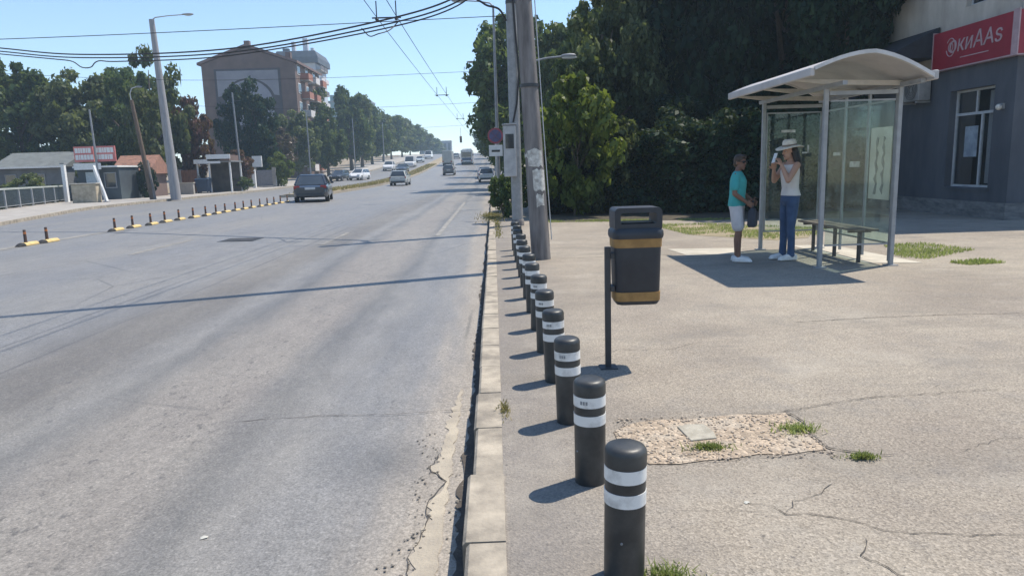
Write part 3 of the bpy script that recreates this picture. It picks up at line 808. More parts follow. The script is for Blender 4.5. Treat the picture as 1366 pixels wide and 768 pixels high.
# roof: arched sheet with a front lip, running along the kerb
RY0, RY1 = 8.62, 11.55
ap = []
for i in range(15):
    u = i / 14; x = 3.82 + u * (5.25 - 3.82)
    z = 2.405 + .235 * math.sin(PI * min(1, (u * .86 + .07)) ) - .02 * u - .10 * max(0, u - .5) / .5
    ap.append((x, z))
def arch(off): return [(x, z + off) for x, z in ap]
lo_, hi_ = arch(0), arch(.028)
b = B().prism_y(lo_ + hi_[::-1], RY0, RY1)
rf = b.build("roof", M_ROOFP, t, smooth=30)
for yy in (RY0 - .012, RY1 + .002):
    B().prism_y([(x, z - .012) for x, z in ap] + [(x, z + .006) for x, z in hi_][::-1], yy - .03, yy + .012).build("roof_edge", M("white_edge", (.58, .57, .56), None, .45), rf, smooth=30)
B().span(3.765, 3.822, RY0 - .03, RY1 + .03, 2.375, 2.475).build("gutter", M_ROOFP, rf, bevel=.015)
B().span(5.248, 5.31, RY0 - .03, RY1 + .03, 2.30, 2.41).build("gutter", M_ROOFP, rf, bevel=.015)
for yy in (Y0, (Y0 + Y1) / 2, Y1):
    B().prism_y([(3.84, 2.385), (4.25, 2.33), (5.2, 2.30), (5.24, 2.30), (5.24, 2.335), (5.2, 2.36), (4.25, 2.39), (3.84, 2.402)], yy - .03, yy + .03).build("roof_rib", M("beige_rib", (.52, .48, .42), None, .5), rf)
B().span(X0 - .03, X0 + .03, RY0 + .1, RY1 - .1, 2.28, 2.33).build("beam", M_SHEL, t)
B().span(X1 - .03, X1 + .03, RY0 + .1, RY1 - .1, 2.28, 2.33).build("beam", M_SHEL, t)
B().span(X0 + .035, X1 - .035, Y1 - .02, Y1 + .02, 2.20, 2.25).build("beam", M_SHEL, t)
B().span(X0 + .035, X1 - .035, Y0 - .02, Y0 + .02, 2.20, 2.25).build("beam", M_SHEL, t)
def pane(x0, x1, y0, y1, z0, z1):
    p = B().span(x0, x1, y0, y1, z0, z1).build("glass_pane", M_GLASS, t)
    return p
# far end panel
pane(X0 + .06, X1 - .06, Y1 - .004, Y1 + .004, .30, 2.12)
b = B(); b.span(X0 + .04, X0 + .06, Y1 - .012, Y1 + .012, .28, 2.14); b.span(X1 - .06, X1 - .04, Y1 - .012, Y1 + .012, .28, 2.14)
b.span(X0 + .06, X1 - .06, Y1 - .012, Y1 + .012, .28, .30); b.span(X0 + .06, X1 - .06, Y1 - .012, Y1 + .012, 2.12, 2.14); b.build("pane_frame", M_SHEL, t)
# back wall in three panes
seg = [Y0 + .05, Y0 + .74, Y0 + 1.40, Y1 - .05]
for i in range(3): pane(X1 - .004, X1 + .004, seg[i] + .02, seg[i + 1] - .02, .30, 2.12)
b = B()
for yy in seg: b.span(X1 - .014, X1 + .014, yy - .02, yy + .02, .05, 2.28)
for i in range(3):
    b.span(X1 - .012, X1 + .012, seg[i] + .02, seg[i + 1] - .02, .275, .30); b.span(X1 - .012, X1 + .012, seg[i] + .02, seg[i + 1] - .02, 2.12, 2.145)
b.build("mullion", M_SHEL, t)
# near end panel (narrower)
pane(X0 + .06, X1 - .06, Y0 - .004, Y0 + .004, .30, 2.12)
b = B(); b.span(X0 + .06, X1 - .06, Y0 - .012, Y0 + .012, .28, .30); b.span(X0 + .06, X1 - .06, Y0 - .012, Y0 + .012, 2.12, 2.14); b.build("pane_frame", M_SHEL, t)
# bench
bt = B(); bt.span(4.78, 4.93, Y0 + .15, Y1 - .15, .44, .47); bt.span(4.96, 5.11, Y0 + .15, Y1 - .15, .44, .47)
bt.build("bench_seat", M("bench_wood", (.20, .15, .115), (.13, .10, .08), .6, 6, stretch=(8, 1, 8)), t, bevel=.006)
for yy in (Y0 + .35, (Y0 + Y1) / 2, Y1 - .35):
    b = B().span(4.93, 4.97, yy - .02, yy + .02, 0, .42); b.span(4.79, 5.10, yy - .02, yy + .02, .41, .438); b.build("bench_leg", M_DARKMETAL, t)
k = NB("thin_poster_paper"); tcx = k.n("ShaderNodeTexCoord").outputs['Object']
pc_ = k.ramp(k.noise(tcx, 4, 4), [(.35, (.58, .57, .52)), (.65, (.72, .71, .66))]); k.l(pc_, k.b.inputs['Base Color']); k.b.inputs['Roughness'].default_value = .6
tr_ = k.n("ShaderNodeBsdfTranslucent"); k.l(pc_, tr_.inputs[0]); mx_ = k.n("ShaderNodeMixShader"); mx_.inputs[0].default_value = .45
k.l(k.b.outputs[0], mx_.inputs[1]); k.l(tr_.outputs[0], mx_.inputs[2]); k.l(mx_.outputs[0], k.out.inputs[0]); M_BACKLIT = k.m
# poster on the near pane of the back wall, white sheet with dark drawn ornaments
ps = B().span(X1 - .020, X1 - .016, Y0 + .10, Y0 + .62, .85, 1.80).build("poster", M_BACKLIT, t)
b = B(); random.seed(4)
for k_ in range(2):
    yy = Y0 + .27 + .17 * k_
    pts = [(X1 - .0215, yy + .018 * math.sin(i * 2.1 + k_), .92 + i * .068) for i in range(12)]
    b.tube(pts, [.004 + .024 * abs(math.sin(i * 1.9 + k_ * 2)) for i in range(12)], 6)
b.build("poster_drawing", M("ink_dark", (.30, .30, .28), None, .7), ps)
# small notices on the glass
for (y0, y1, z0, z1) in ((Y0 + .92, Y0 + 1.20, 1.28, 1.36), (Y0 + 1.5, Y0 + 1.72, 1.45, 1.50)):
    B().span(X1 - .011, X1 - .007, y0, y1, z0, z1).build("notice", M_PAPER, t)
B().span(X0 + .28, X0 + .50, Y1 - .010, Y1 - .006, 1.83, 1.87).build("notice", M_PAPER, t)
for x0, z0, w, h in ((X0 + .33, 1.45, .035, .28), (X0 + .62, 1.50, .10, .025), (X0 + .70, 1.50, .025, .13), (X0 + .30, 1.32, .12, .04)):
    B().span(x0, x0 + w, Y1 - .010, Y1 - .006, z0, z0 + h).build("paint_mark", M_PAPER, t)

# ------------------------------------------------------------------ people
def remesh(o, vs=.008, sm=4):
    r = o.modifiers.new("remesh", 'REMESH'); r.mode = 'VOXEL'; r.voxel_size = vs; r.use_smooth_shade = True
    s_ = o.modifiers.new("smooth", 'SMOOTH'); s_.factor = .5; s_.iterations = sm
    return o
def ring(cx, cy, z, rx, ry, n=24): return [Vector((cx + rx * math.cos(2 * PI * j / n), cy + ry * math.sin(2 * PI * j / n), z)) for j in range(n)]
def hand(b, wrist, d, side, palm_n, curl=.5, r=.0085):
    """hand at the wrist pointing along d; palm_n = direction the palm faces; side = direction of the thumb"""
    w, d, side, pn = Vector(wrist), Vector(d).normalized(), Vector(side).normalized(), Vector(palm_n).normalized()
    pc = w + d * .048
    rot = Matrix((d, side, pn)).transposed()
    b.ell(pc, (.052, .040, .016), 14, 8, rot)
    for i, (o_, l) in enumerate(((.030, .070), (.010, .080), (-.010, .074), (-.029, .058))):
        p0 = w + d * .07 + side * o_
        p1 = w + d * .095 + side * o_ * 1.1
        p2 = p1 + (d * math.cos(curl) + pn * math.sin(curl)) * l * .5
        p3 = p2 + (d * math.cos(curl * 2) + pn * math.sin(curl * 2)) * l * .45
        b.limb([p0, p1, p2, p3], [r, r, r * .95, r * .8], 8)
    t0 = w + d * .03 + side * .03
    b.limb([t0, t0 + side * .03 + d * .022 + pn * .01, t0 + side * .036 + d * .05 + pn * .022], [.011, .010, .008], 8)

def person(label, loc, rz, spec):
    t = thing("person", label, "person", loc, rz)
    g = spec; H = g['h']
    skin = M("skin_" + g['tone'], *g['skin'], rough=.55, scale=5)
    sc = H / 1.64
    V = lambda x, y, z: Vector((x, y, z)) * sc
    hd = g.get('head_turn', 0); hr = Matrix.Rotation(hd, 3, 'Z') @ Matrix.Rotation(g.get('head_nod', 0), 3, 'Y')
    hc = V(.035, 0, 1.525)
    HV = lambda x, y, z: hc + hr @ (Vector((x, y, z)) * sc)
    b = B()
    # torso and neck
    b.loft([ring(*V(x, 0, z), rx * sc, ry * sc) for x, z, rx, ry in (
        (0, .80, .06, .10), (0, .84, .095, .15), (-.01, .92, .105, .160), (0, 1.02, .085, .130), (.008, 1.14, .098, .142), (.012, 1.24, .105, .158),
        (.004, 1.32, .085, .160), (0, 1.365, .06, .11), (.004, 1.40, .048, .055), (.014, 1.44, .045, .048), (.028, 1.48, .045, .046))])
    # head: skull, jaw, nose, brow, ears
    b.ell(hc + hr @ (Vector((-.008, 0, .025)) * sc), (.092 * sc, .072 * sc, .092 * sc), 18, 12, hr)
    b.ell(hc + hr @ (Vector((.018, 0, -.045)) * sc), (.066 * sc, .054 * sc, .068 * sc), 16, 10, hr)
    b.limb([HV(.082, 0, .02), HV(.092, 0, -.005), HV(.102, 0, -.022)], [.009 * sc, .011 * sc, .013 * sc], 8)
    b.ell(HV(.070, 0, -.058), (.020 * sc, .026 * sc, .010 * sc), 10, 6, hr)
    b.ell(HV(.062, 0, -.092), (.022 * sc, .025 * sc, .020 * sc), 10, 6, hr)
    for s_ in (1, -1): b.ell(HV(-.005, s_ * .074, -.008), (.018 * sc, .008 * sc, .032 * sc), 10, 6, hr)
    # legs
    for s_, (kx, ax) in zip((1, -1), g['legs']):
        b.limb([V(0, s_ * .085, .86), V(kx * .5, s_ * .088, .66), V(kx, s_ * .085, .47), V((kx + ax) / 2 - .01, s_ * .083, .33), V(ax, s_ * .08, .09)],
               [v * sc * g.get('leg', 1) for v in (.088, .074, .054, .052, .036)], 16)
        b.limb([V(ax - .03, s_ * .08, .045), V(ax + .06, s_ * .085, .045), V(ax + .14, s_ * .09, .03)], [.035 * sc, .036 * sc, .026 * sc], 12)
    # arms
    for s_, (el, wr, dv, sd_, pn, cu) in zip((1, -1), g['arms']):
        el, wr = V(*el), V(*wr)
        sh = V(0, s_ * .165, 1.335)
        b.limb([sh, (sh + el) / 2, el], [.048 * sc, .043 * sc, .036 * sc], 14)
        b.limb([el, el * .6 + wr * .4, wr], [.037 * sc, .036 * sc, .025 * sc], 14)
        hand(b, wr, dv, sd_, pn, cu)
    body = remesh(b.build("body", skin, t, fixn=True), .0065, 3)
    # face details
    for s_ in (1, -1):
        B().ell(HV(.077, s_ * .030, .008), (.009 * sc, .013 * sc, .008 * sc), 10, 8, hr).build("eye", M("eye_white", (.6, .58, .55), None, .3), t, smooth=180)
        B().ell(HV(.0845, s_ * .030, .008), (.004 * sc, .006 * sc, .006 * sc), 10, 8, hr).build("iris", M("eye_dark", (.03, .02, .015), None, .2), t, smooth=180)
    B().ell(HV(.087, 0, -.058), (.006 * sc, .022 * sc, .006 * sc), 10, 6, hr).build("mouth", M("lips", (.28, .11, .09), None, .5), t, smooth=180)
    return t, V, HV, hr, sc

# woman in the sun hat
tw, V, HV, hr, sc = person("person in white straw hat, white sleeveless top and blue jeans holding a phone", (4.17, 10.02, .0), rad(186), dict(
    h=1.64, tone="light", leg=.80, skin=((.46, .27, .19), (.40, .23, .16)), head_turn=rad(8), head_nod=rad(6),
    legs=((.015, -.01), (.03, .03)),
    arms=(((.15, .215, 1.13), (.19, .10, 1.335), (.25, -.45, .85), (.75, .3, -.1), (-.1, -1, -.3), .7),
          ((.13, -.215, 1.12), (.215, -.07, 1.28), (.3, .5, .8), (.75, -.3, -.1), (-.1, 1, -.3), .6))))
b = B()
b.loft([ring(*V(x, 0, z), rx * sc, ry * sc) for x, z, rx, ry in ((-.012, .915, .121, .178), (-.006, .96, .112, .165), (0, 1.02, .101, .147), (.008, 1.14, .112, .156), (.012, 1.24, .120, .170), (.005, 1.31, .098, .166), (0, 1.345, .072, .140), (0, 1.352, .05, .11))])
remesh(b.build("top", M("white_cotton", (.72, .68, .64), (.60, .56, .53), .85, 6, bump=1.0, bscale=16), tw), .007, 3)
b = B()
b.loft([ring(*V(x, 0, z), rx * sc, ry * sc) for x, z, rx, ry in ((0, .78, .085, .115), (0, .84, .110, .166), (-.01, .92, .117, .172), (0, .985, .099, .148))])
for s_, (kx, ax) in zip((1, -1), ((.015, -.01), (.03, .03))):
    b.limb([V(0, s_ * .084, .85), V(kx * .5, s_ * .088, .66), V(kx, s_ * .085, .47), V((kx + ax) / 2, s_ * .084, .28), V(ax + .01, s_ * .083, .075)],
           [.090 * sc, .074 * sc, .055 * sc, .051 * sc, .051 * sc], 16)
remesh(b.build("jeans", M("denim", (.060, .105, .20), (.038, .07, .14), .85, 8, bump=1.0, bscale=14), tw), .008, 3)
for s_, ax in ((1, -.01), (-1, .03)):
    b = B().limb([V(ax - .045, s_ * .08, .05), V(ax + .06, s_ * .085, .05), V(ax + .165, s_ * .092, .036)], [.044 * sc, .045 * sc, .034 * sc], 14)
    b.limb([V(ax - .05, s_ * .08, .022), V(ax + .17, s_ * .092, .022)], [.042, .040], 12, ry=[.021, .021])
    remesh(b.build("shoe", M("white_shoe", (.74, .73, .71), None, .6), tw), .007, 3)
# hat
b = B()
prof = [(.19, -.012), (.195, -.004), (.15, .012), (.105, .022), (.100, .03), (.098, .08), (.085, .115), (.05, .125), (.001, .120), (.001, .105), (.06, .10), (.085, .07), (.088, .02), (.1, .008), (.15, -.002)]
rings = [[HV(-.012 + r * math.cos(2 * PI * j / 28), r * .92 * math.sin(2 * PI * j / 28), .042 + z + (.03 * abs(math.sin(2 * PI * j / 28)) ** 2 if r > .12 else 0)) for j in range(28)] for r, z in prof]
b.loft(rings, False).build("hat", M("straw_white", (.68, .63, .54), (.54, .49, .41), .85, 30, bump=.3, bscale=120), tw, smooth=180)
b = B(); rings = [[HV(-.012 + r * math.cos(2 * PI * j / 28), r * .92 * math.sin(2 * PI * j / 28), .042 + z) for j in range(28)] for r, z in ((.102, .028), (.1025, .030), (.101, .055), (.098, .056))]
b.loft(rings, False).build("hat_band", M("tan_band", (.25, .19, .14), None, .8), tw, smooth=180)
b = B().ell(HV(-.030, 0, .015), (.085 * sc, .082 * sc, .085 * sc), 16, 10, hr)
b.limb([HV(-.07, 0, .0), V(-.075, 0, 1.40), V(-.105, 0, 1.28), V(-.11, 0, 1.17)], [.07, .075, .068, .035], 14, ry=[.05, .06, .05, .025])
for s_ in (1, -1): b.limb([HV(-.02, s_ * .075, .0), HV(-.02, s_ * .088, -.08), V(-.02, s_ * .105, 1.36)], [.03, .03, .018], 10)
remesh(b.build("hair", M("dark_hair", (.030, .020, .015), (.018, .012, .010), .5, 20, stretch=(8, 8, 1)), tw), .008, 3)
ph = B().box((0, 0, 0), (.010, .075, .15)).build("phone", M_BLACK, None, bevel=.004)
ph.rotation_euler = (0, rad(-18), rad(190)); ph.location = (4.17 - .245, 10.02 - .02, 1.435)
tag(ph, "pale-backed phone held up in the hands of the person in the hat", "phone")
ph.data.materials[0] = M("phone_white", (.7, .7, .7), None, .3)

# person in teal
TK = 1.50
tt, V, HV, hr, sc = person("person with short dark hair in teal t-shirt, pale shorts and sunglasses, holding a dark bag", (3.42, 10.02, 0), rad(-28), dict(
    h=TK, tone="dark", skin=((.20, .11, .075), (.16, .085, .06)), head_turn=rad(-30), head_nod=rad(4),
    legs=((.02, .0), (.045, .05)),
    arms=(((.02, .235, 1.07), (.19, .12, .95), (.75, -.45, -.45), (.3, -.2, .9), (-.3, -.9, .2), .7),
          ((.0, -.245, 1.06), (.16, -.15, .93), (.7, .5, -.5), (.3, .2, .9), (-.3, .9, .2), .7))))
b = B()
b.loft([ring(*V(x, 0, z), rx * sc, ry * sc) for x, z, rx, ry in ((-.005, .865, .130, .188), (-.005, .92, .126, .182), (0, 1.02, .118, .165), (.008, 1.14, .122, .168), (.012, 1.24, .124, .176), (.005, 1.31, .102, .178), (0, 1.37, .072, .13), (0, 1.395, .055, .07))])
for s_, e in ((1, (.01, .21, 1.15)), (-1, (-.005, -.215, 1.15))):
    b.limb([V(0, s_ * .15, 1.325), V(*e)], [.066 * sc, .066 * sc], 14)
remesh(b.build("t_shirt", M("teal_cotton", (.055, .36, .36), (.04, .27, .28), .85, 5, bump=1.0, bscale=16), tt), .007, 3)
b = B()
b.loft([ring(*V(x, 0, z), rx * sc, ry * sc) for x, z, rx, ry in ((0, .76, .09, .12), (0, .84, .118, .172), (-.008, .92, .118, .172), (0, .97, .10, .15))])
for s_, kx in ((1, .02), (-1, .045)):
    b.limb([V(0, s_ * .086, .85), V(kx * .4, s_ * .09, .70), V(kx * .8, s_ * .092, .56)], [.100 * sc, .096 * sc, .092 * sc], 16)
remesh(b.build("shorts", M("pale_grey_cotton", (.52, .52, .54), (.42, .42, .45), .85, 5, bump=1.0, bscale=16), tt), .008, 3)
for s_, ax in ((1, .0), (-1, .05)):
    b = B().limb([V(ax - .045, s_ * .08, .05), V(ax + .06, s_ * .085, .05), V(ax + .165, s_ * .092, .036)], [.044 * sc, .045 * sc, .034 * sc], 14)
    b.limb([V(ax - .05, s_ * .08, .022), V(ax + .17, s_ * .092, .022)], [.042, .040], 12, ry=[.021, .021])
    remesh(b.build("shoe", MATS["white_shoe"], tt), .007, 3)
b = B().ell(HV(-.018, 0, .040), (.098 * sc, .080 * sc, .086 * sc), 18, 10, hr)
b.ell(HV(-.045, 0, -.015), (.062 * sc, .077 * sc, .075 * sc), 14, 8, hr); b.ell(HV(.045, .01, .088), (.05 * sc, .06 * sc, .03 * sc), 12, 8, hr)
remesh(b.build("hair", M("brown_hair", (.055, .036, .024), (.028, .019, .013), .55, 24, stretch=(6, 6, 1)), tt), .007, 2)
b = B()
for s_ in (1, -1):
    b.ell(HV(.090, s_ * .032, .010), (.008 * sc, .028 * sc, .020 * sc), 12, 8, hr)
    b.tube([HV(.088, s_ * .058, .016), HV(.0, s_ * .079, .014)], .004, 6)
b.tube([HV(.096, .012, .014), HV(.096, -.012, .014)], .004, 6)
b.build("sunglasses", M("black_gloss", (.012, .012, .014), None, .12), tt, smooth=180)
# bag in the hands
tb = thing("shoulder_bag", "dark bag held in front by the person in teal", "bag", (3.42 + .185, 10.02 - .11, .0), rad(-28))
rloft(B(), [(.09, .20, .03, .50), (.12, .23, .04, .53), (.11, .22, .04, .70), (.06, .18, .025, .755)], 0, 0).build("pouch", M("bag_cloth", (.045, .055, .075), (.03, .036, .05), .75), tb, smooth=40)
B().tube([(0, -.085, .73), (0, -.06, .83), (0, 0, .862), (0, .06, .83), (0, .085, .73)], .010, 8).build("handle", MATS["bag_cloth"], tb, smooth=60)

# ------------------------------------------------------------------ corner building on the right
t = thing("shop_building", "corner shop building, dark grey ground floor under an off-white upper storey", "building", (0, 0, 0))
BX, BY, BX1, BY1, HL, HT = 10.9, 15.0, 20.0, 23.5, 3.42, 7.3
WY0, WY1, WZ0, WZ1 = 15.62, 17.15, .66, 2.88
b = B()
b.span(BX, BX + .3, BY + .3, WY0, .36, HL); b.span(BX, BX + .3, WY1, BY1, .36, HL)
b.span(BX, BX + .3, WY0, WY1, .36, WZ0); b.span(BX, BX + .3, WY0, WY1, WZ1, HL)
b.span(BX, BX1, BY, BY + .3, .36, HL); b.span(BX + .3, BX1, BY1 - .3, BY1, .36, HL)
b.build("ground_floor_wall", M_DGREY, t)
b = B(); b.span(BX - .05, BX1, BY - .05, BY + .3, -.02, .357); b.span(BX - .05, BX + .3, BY + .3, BY1, -.02, .357)
b.build("plinth", M("plinth_stone", (.20, .20, .20), (.10, .105, .11), .9, 3, 5, stretch=(1, 1, 3), bump=.4), t)
UY0, UY1, UZ0, UZ1 = 15.75, 16.85, 4.72, 6.2
b = B()
b.span(BX + .03, BX + .3, BY + .3, UY0, HL + .003, HT); b.span(BX + .03, BX + .3, UY1, BY1, HL + .003, HT)
b.span(BX + .03, BX + .3, UY0, UY1, HL + .003, UZ0); b.span(BX + .03, BX + .3, UY0, UY1, UZ1, HT)
b.span(BX + .03, BX1, BY + .03, BY + .3, HL + .003, HT)
b.build("upper_wall", M_OFFW, t)
B().span(BX - .15, BX1 + .1, BY - .15, BY1 + .1, HT, HT + .18).build("roof", M_GREYP, t)
# shop window
w = B(); fw = .05
for (y0, y1, z0, z1) in ((WY0, WY0 + fw, WZ0, WZ1), (WY1 - fw, WY1, WZ0, WZ1), (WY0 + fw, WY1 - fw, WZ0, WZ0 + fw), (WY0 + fw, WY1 - fw, WZ1 - fw, WZ1),
                         (WY0 + fw, WY1 - fw, 2.30, 2.36), (16.18, 16.23, WZ0 + fw, 2.30), (16.40, 16.44, 2.36, WZ1 - fw)):
    w.span(BX + .16, BX + .21, y0, y1, z0, z1)
win = w.build("window", M("white_frame", (.45, .47, .49), None, .5), t)
B().span(BX + .182, BX + .188, WY0 + .03, WY1 - .03, WZ0 + .03, WZ1 - .03).build("glass", M_SHOPG, win)
B().span(BX + .222, BX + .227, 16.40, 16.85, 1.35, 2.05).build("poster", M("poster_pale", (.66, .70, .74), (.40, .44, .50), .6, 5, 3), win)
B().span(BX + .26, BX + .275, 15.70, 16.12, .75, 2.8).build("curtain", M("curtain", (.36, .36, .35), (.25, .25, .25), .9, 3, stretch=(1, 9, .2)), win)
B().span(BX + .95, BX + .97, 15.4, 17.6, .5, 3.0).build("interior", M("dark_interior", (.02, .022, .027), None, .9), win)
B().span(BX - .03, BX + .16, WY0 - .05, WY1 + .05, WZ0 - .06, WZ0 - .004).build("sill", M_DGREY, win)
uw = B()
for (y0, y1, z0, z1) in ((UY0, UY0 + .05, UZ0, UZ1), (UY1 - .05, UY1, UZ0, UZ1), (UY0 + .05, UY1 - .05, UZ0, UZ0 + .05), (16.28, 16.33, UZ0 + .05, UZ1)):
    uw.span(BX + .15, BX + .2, y0, y1, z0, z1)
uw = uw.build("window", MATS["white_frame"], t)
B().span(BX + .17, BX + .176, UY0 + .02, UY1 - .02, UZ0 + .02, UZ1).build("glass", M_GLASSD, uw)
# signs
def text_mesh(txt, size, mat, parent, name="lettering", ext=.006, shear=0.0):
    cu = bpy.data.curves.new("lettering", 'FONT'); cu.body = txt; cu.size = size; cu.extrude = ext; cu.align_x = 'CENTER'; cu.align_y = 'CENTER'; cu.shear = shear
    o = bpy.data.objects.new("tmp_text", cu); COL.objects.link(o)
    dg = bpy.context.evaluated_depsgraph_get(); me = bpy.data.meshes.new_from_object(o.evaluated_get(dg))
    bpy.data.objects.remove(o); me.name = name; me.materials.clear(); me.materials.append(mat)
    r = bpy.data.objects.new(name, me); COL.objects.link(r)
    if parent: r.parent = parent
    return r
M_LET = M("sign_lettering", (.42, .30, .32), None, .5)
M_TRIM = M("sign_trim", (.42, .30, .32), None, .5)
s1 = thing("shop_sign", "red shop sign with pale lettering and round logo over the grey wall", "sign", (BX - .15, 16.36, 3.84))
B().span(0, .14, -1.34, 1.34, -.43, .43).build("panel", M_RED, s1)
b = B(); b.span(-.01, .145, -1.37, -1.34, -.46, .46); b.span(-.01, .145, 1.34, 1.37, -.46, .46); b.span(-.01, .145, -1.34, 1.34, -.46, -.43)
b.build("trim", M_TRIM, s1)
tx = text_mesh("\u043e\u043a\u0438\u0410A\u0455", .50, M_LET, s1, "lettering", .006, .12)
tx.rotation_euler = (rad(90), 0, rad(-90)); tx.location = (-.008, -.16, .05)
b = B()
for r0, w_ in ((.20, .022), (.10, .02)):
    pts = [(-.008, .66 + r0 * math.cos(a) * .8, .03 + r0 * math.sin(a)) for a in [2 * PI * i / 24 * (.86 if r0 > .15 else 1) + .6 for i in range(25)]]
    b.tube(pts, w_ / 2, 6)
b.build("logo", M_LET, s1)
B().span(-.006, .0, -.65, .30, -.255, -.235).build("underline", M_LET, s1)
s2 = thing("shop_sign", "plain red sign panel round the corner on the shop's front", "sign", (BX, BY - .15, 3.84))
B().span(-.13, 3.6, -.005, .135, -.43, .43).build("panel", M_RED, s2)
b = B(); b.span(-.16, -.132, -.012, .14, -.46, .46); b.span(-.13, 3.6, -.012, .14, -.46, -.432); b.build("trim", M_TRIM, s2)
# awning
t2 = thing("awning", "dark folding awning fixed beside the red shop sign", "awning", (BX, 19.35, 0))
B().prism_y([(-.002, 4.45), (-1.25, 3.80), (-1.25, 3.74), (-.002, 3.74)], -1.62, 2.2).build("canvas", M("awning_cloth", (.025, .03, .04), (.018, .02, .028), .85), t2)
B().span(-1.262, -1.225, -1.64, 2.22, 3.44, 3.735).build("valance", MATS["awning_cloth"], t2)
for yy in (-1.5, 2.1): B().bar((-.01, yy, 3.45), (-1.21, yy, 3.70), .03, .03).build("arm", M_GREYP, t2)
# air conditioner
t2 = thing("air_conditioner", "weathered pale outdoor air conditioner unit on the shop wall below the awning", "air conditioner", (BX, 18.25, 2.75))
B().span(-.36, -.05, -.40, .40, 0, .58).build("case", M("weathered_white", (.26, .26, .255), (.18, .18, .18), .6, 4), t2, bevel=.02)
b = B()
for r_ in (.08, .14, .20, .25):
    b.tube([(-.372, -.08 + r_ * math.cos(2 * PI * i / 24), .29 + r_ * math.sin(2 * PI * i / 24)) for i in range(25)], .006, 5)
b.build("fan_grille", M_DARKMETAL, t2)
for yy in (-.3, .3): B().span(-.36, -.001, yy - .02, yy + .02, -.05, -.005).build("bracket", M_GREYP, t2)
t2 = thing("wall_lamp", "small round white lamp on the dark shop wall beside its window", "lamp", (BX, 15.32, 2.40))
B().span(-.05, -.001, -.05, .05, -.06, .06).build("mount", M_GREYP, t2); B().ell((-.10, 0, -.02), (.065, .065, .065), 16, 12).build("globe", M_PAPER, t2, smooth=180)

# ------------------------------------------------------------------ trees
def crown_mesh(name, mat, seed, nclump, nleaf, leaf, shape, clump=.28, leaf2=.55):
    """unit crown: radius about 1 in x,y and z from -1 to 1; leaves as bent lozenges gathered in clumps"""
    rng = np.random.default_rng(seed)
    C = []
    while len(C) < nclump:
        p = rng.uniform(-1, 1, 3); z = p[2]
        if shape == 'round': rr = math.sqrt(max(0, 1 - z * z)); 
        elif shape == 'tall': rr = max(0, 1 - abs(z) ** 2.6) * (.82 + .18 * math.sin(3.1 * z + seed))
        elif shape == 'cone': rr = max(0, (1 - z) / 2) ** .75 * min(1, (z + 1.05) * 4)
        elif shape == 'wall': rr = 1.0 if z < .7 else .8
        else: rr = max(0, 1 - abs(z) ** 3.2)
        rr *= .78 + .22 * math.sin(seed + 3 * math.atan2(p[1], p[0])) * (1 if shape != 'wall' else .3) + .1 * rng.normal()
        d = math.hypot(p[0], p[1])
        if d > rr: continue
        if shape != 'wall' and d < rr * .45 and abs(z) < .55 and rng.random() < .75: continue
        C.append(p)
    C = np.array(C); size = rng.uniform(.55, 1.25, nclump) * clump
    idx = rng.integers(0, nclump, nleaf)
    d = rng.normal(size=(nleaf, 3)); d /= np.linalg.norm(d, axis=1)[:, None]
    rad_ = rng.uniform(.25, 1.0, nleaf) ** .6
    d[:, 2] *= .75
    P = C[idx] + d * (size[idx] * rad_)[:, None]
    nrm = d + rng.normal(scale=.75, size=(nleaf, 3)); nrm[:, 2] += .35; nrm /= np.linalg.norm(nrm, axis=1)[:, None]
    a = np.cross(nrm, rng.normal(size=(nleaf, 3))); a /= np.linalg.norm(a, axis=1)[:, None]
    c = np.cross(nrm, a); L = leaf * rng.uniform(.6, 1.35, nleaf)[:, None]; Wd = L * leaf2
    v = np.empty((nleaf, 4, 3)); v[:, 0] = P - a * L; v[:, 1] = P + c * Wd + nrm * L * .18; v[:, 2] = P + a * L - nrm * L * .15; v[:, 3] = P - c * Wd + nrm * L * .18
    me = bpy.data.meshes.new(name)
    me.vertices.add(nleaf * 4); me.vertices.foreach_set("co", v.reshape(-1))
    me.loops.add(nleaf * 4); me.loops.foreach_set("vertex_index", np.arange(nleaf * 4, dtype=np.int32))
    me.polygons.add(nleaf); me.polygons.foreach_set("loop_start", np.arange(0, nleaf * 4, 4, dtype=np.int32))
    me.materials.append(mat); me.update(calc_edges=True); me.validate()
    me['clumps'] = [float(q) for q in C[:10].reshape(-1)]
    return me
CR = {}
def crown(kind, mat):
    key = (kind, mat.name)
    if key not in CR:
        sd_ = len(CR) * 7 + 3
        p = {'near': (90, 26000, .045, 'tall', .27), 'near2': (110, 30000, .042, 'round', .26), 'nearopen': (120, 15000, .040, 'tall', .17), 'nearwall': (70, 16000, .060, 'wall', .34),
             'sapling': (46, 5200, .085, 'tall', .26), 'sapling2': (75, 5600, .072, 'round', .20), 'bush': (44, 5200, .075, 'round', .30),
             'mid': (140, 13000, .055, 'round', .19), 'midtall': (140, 12000, .055, 'tall', .20), 'sparse': (60, 6200, .058, 'round', .20), 'cone': (80, 9500, .062, 'cone', .22),
             'far': (60, 4200, .095, 'round', .27), 'fartall': (60, 4200, .095, 'tall', .27)}[kind]
        CR[key] = crown_mesh("crown_" + kind, mat, sd_, p[0], p[1], p[2], p[3], p[4])
    return CR[key]
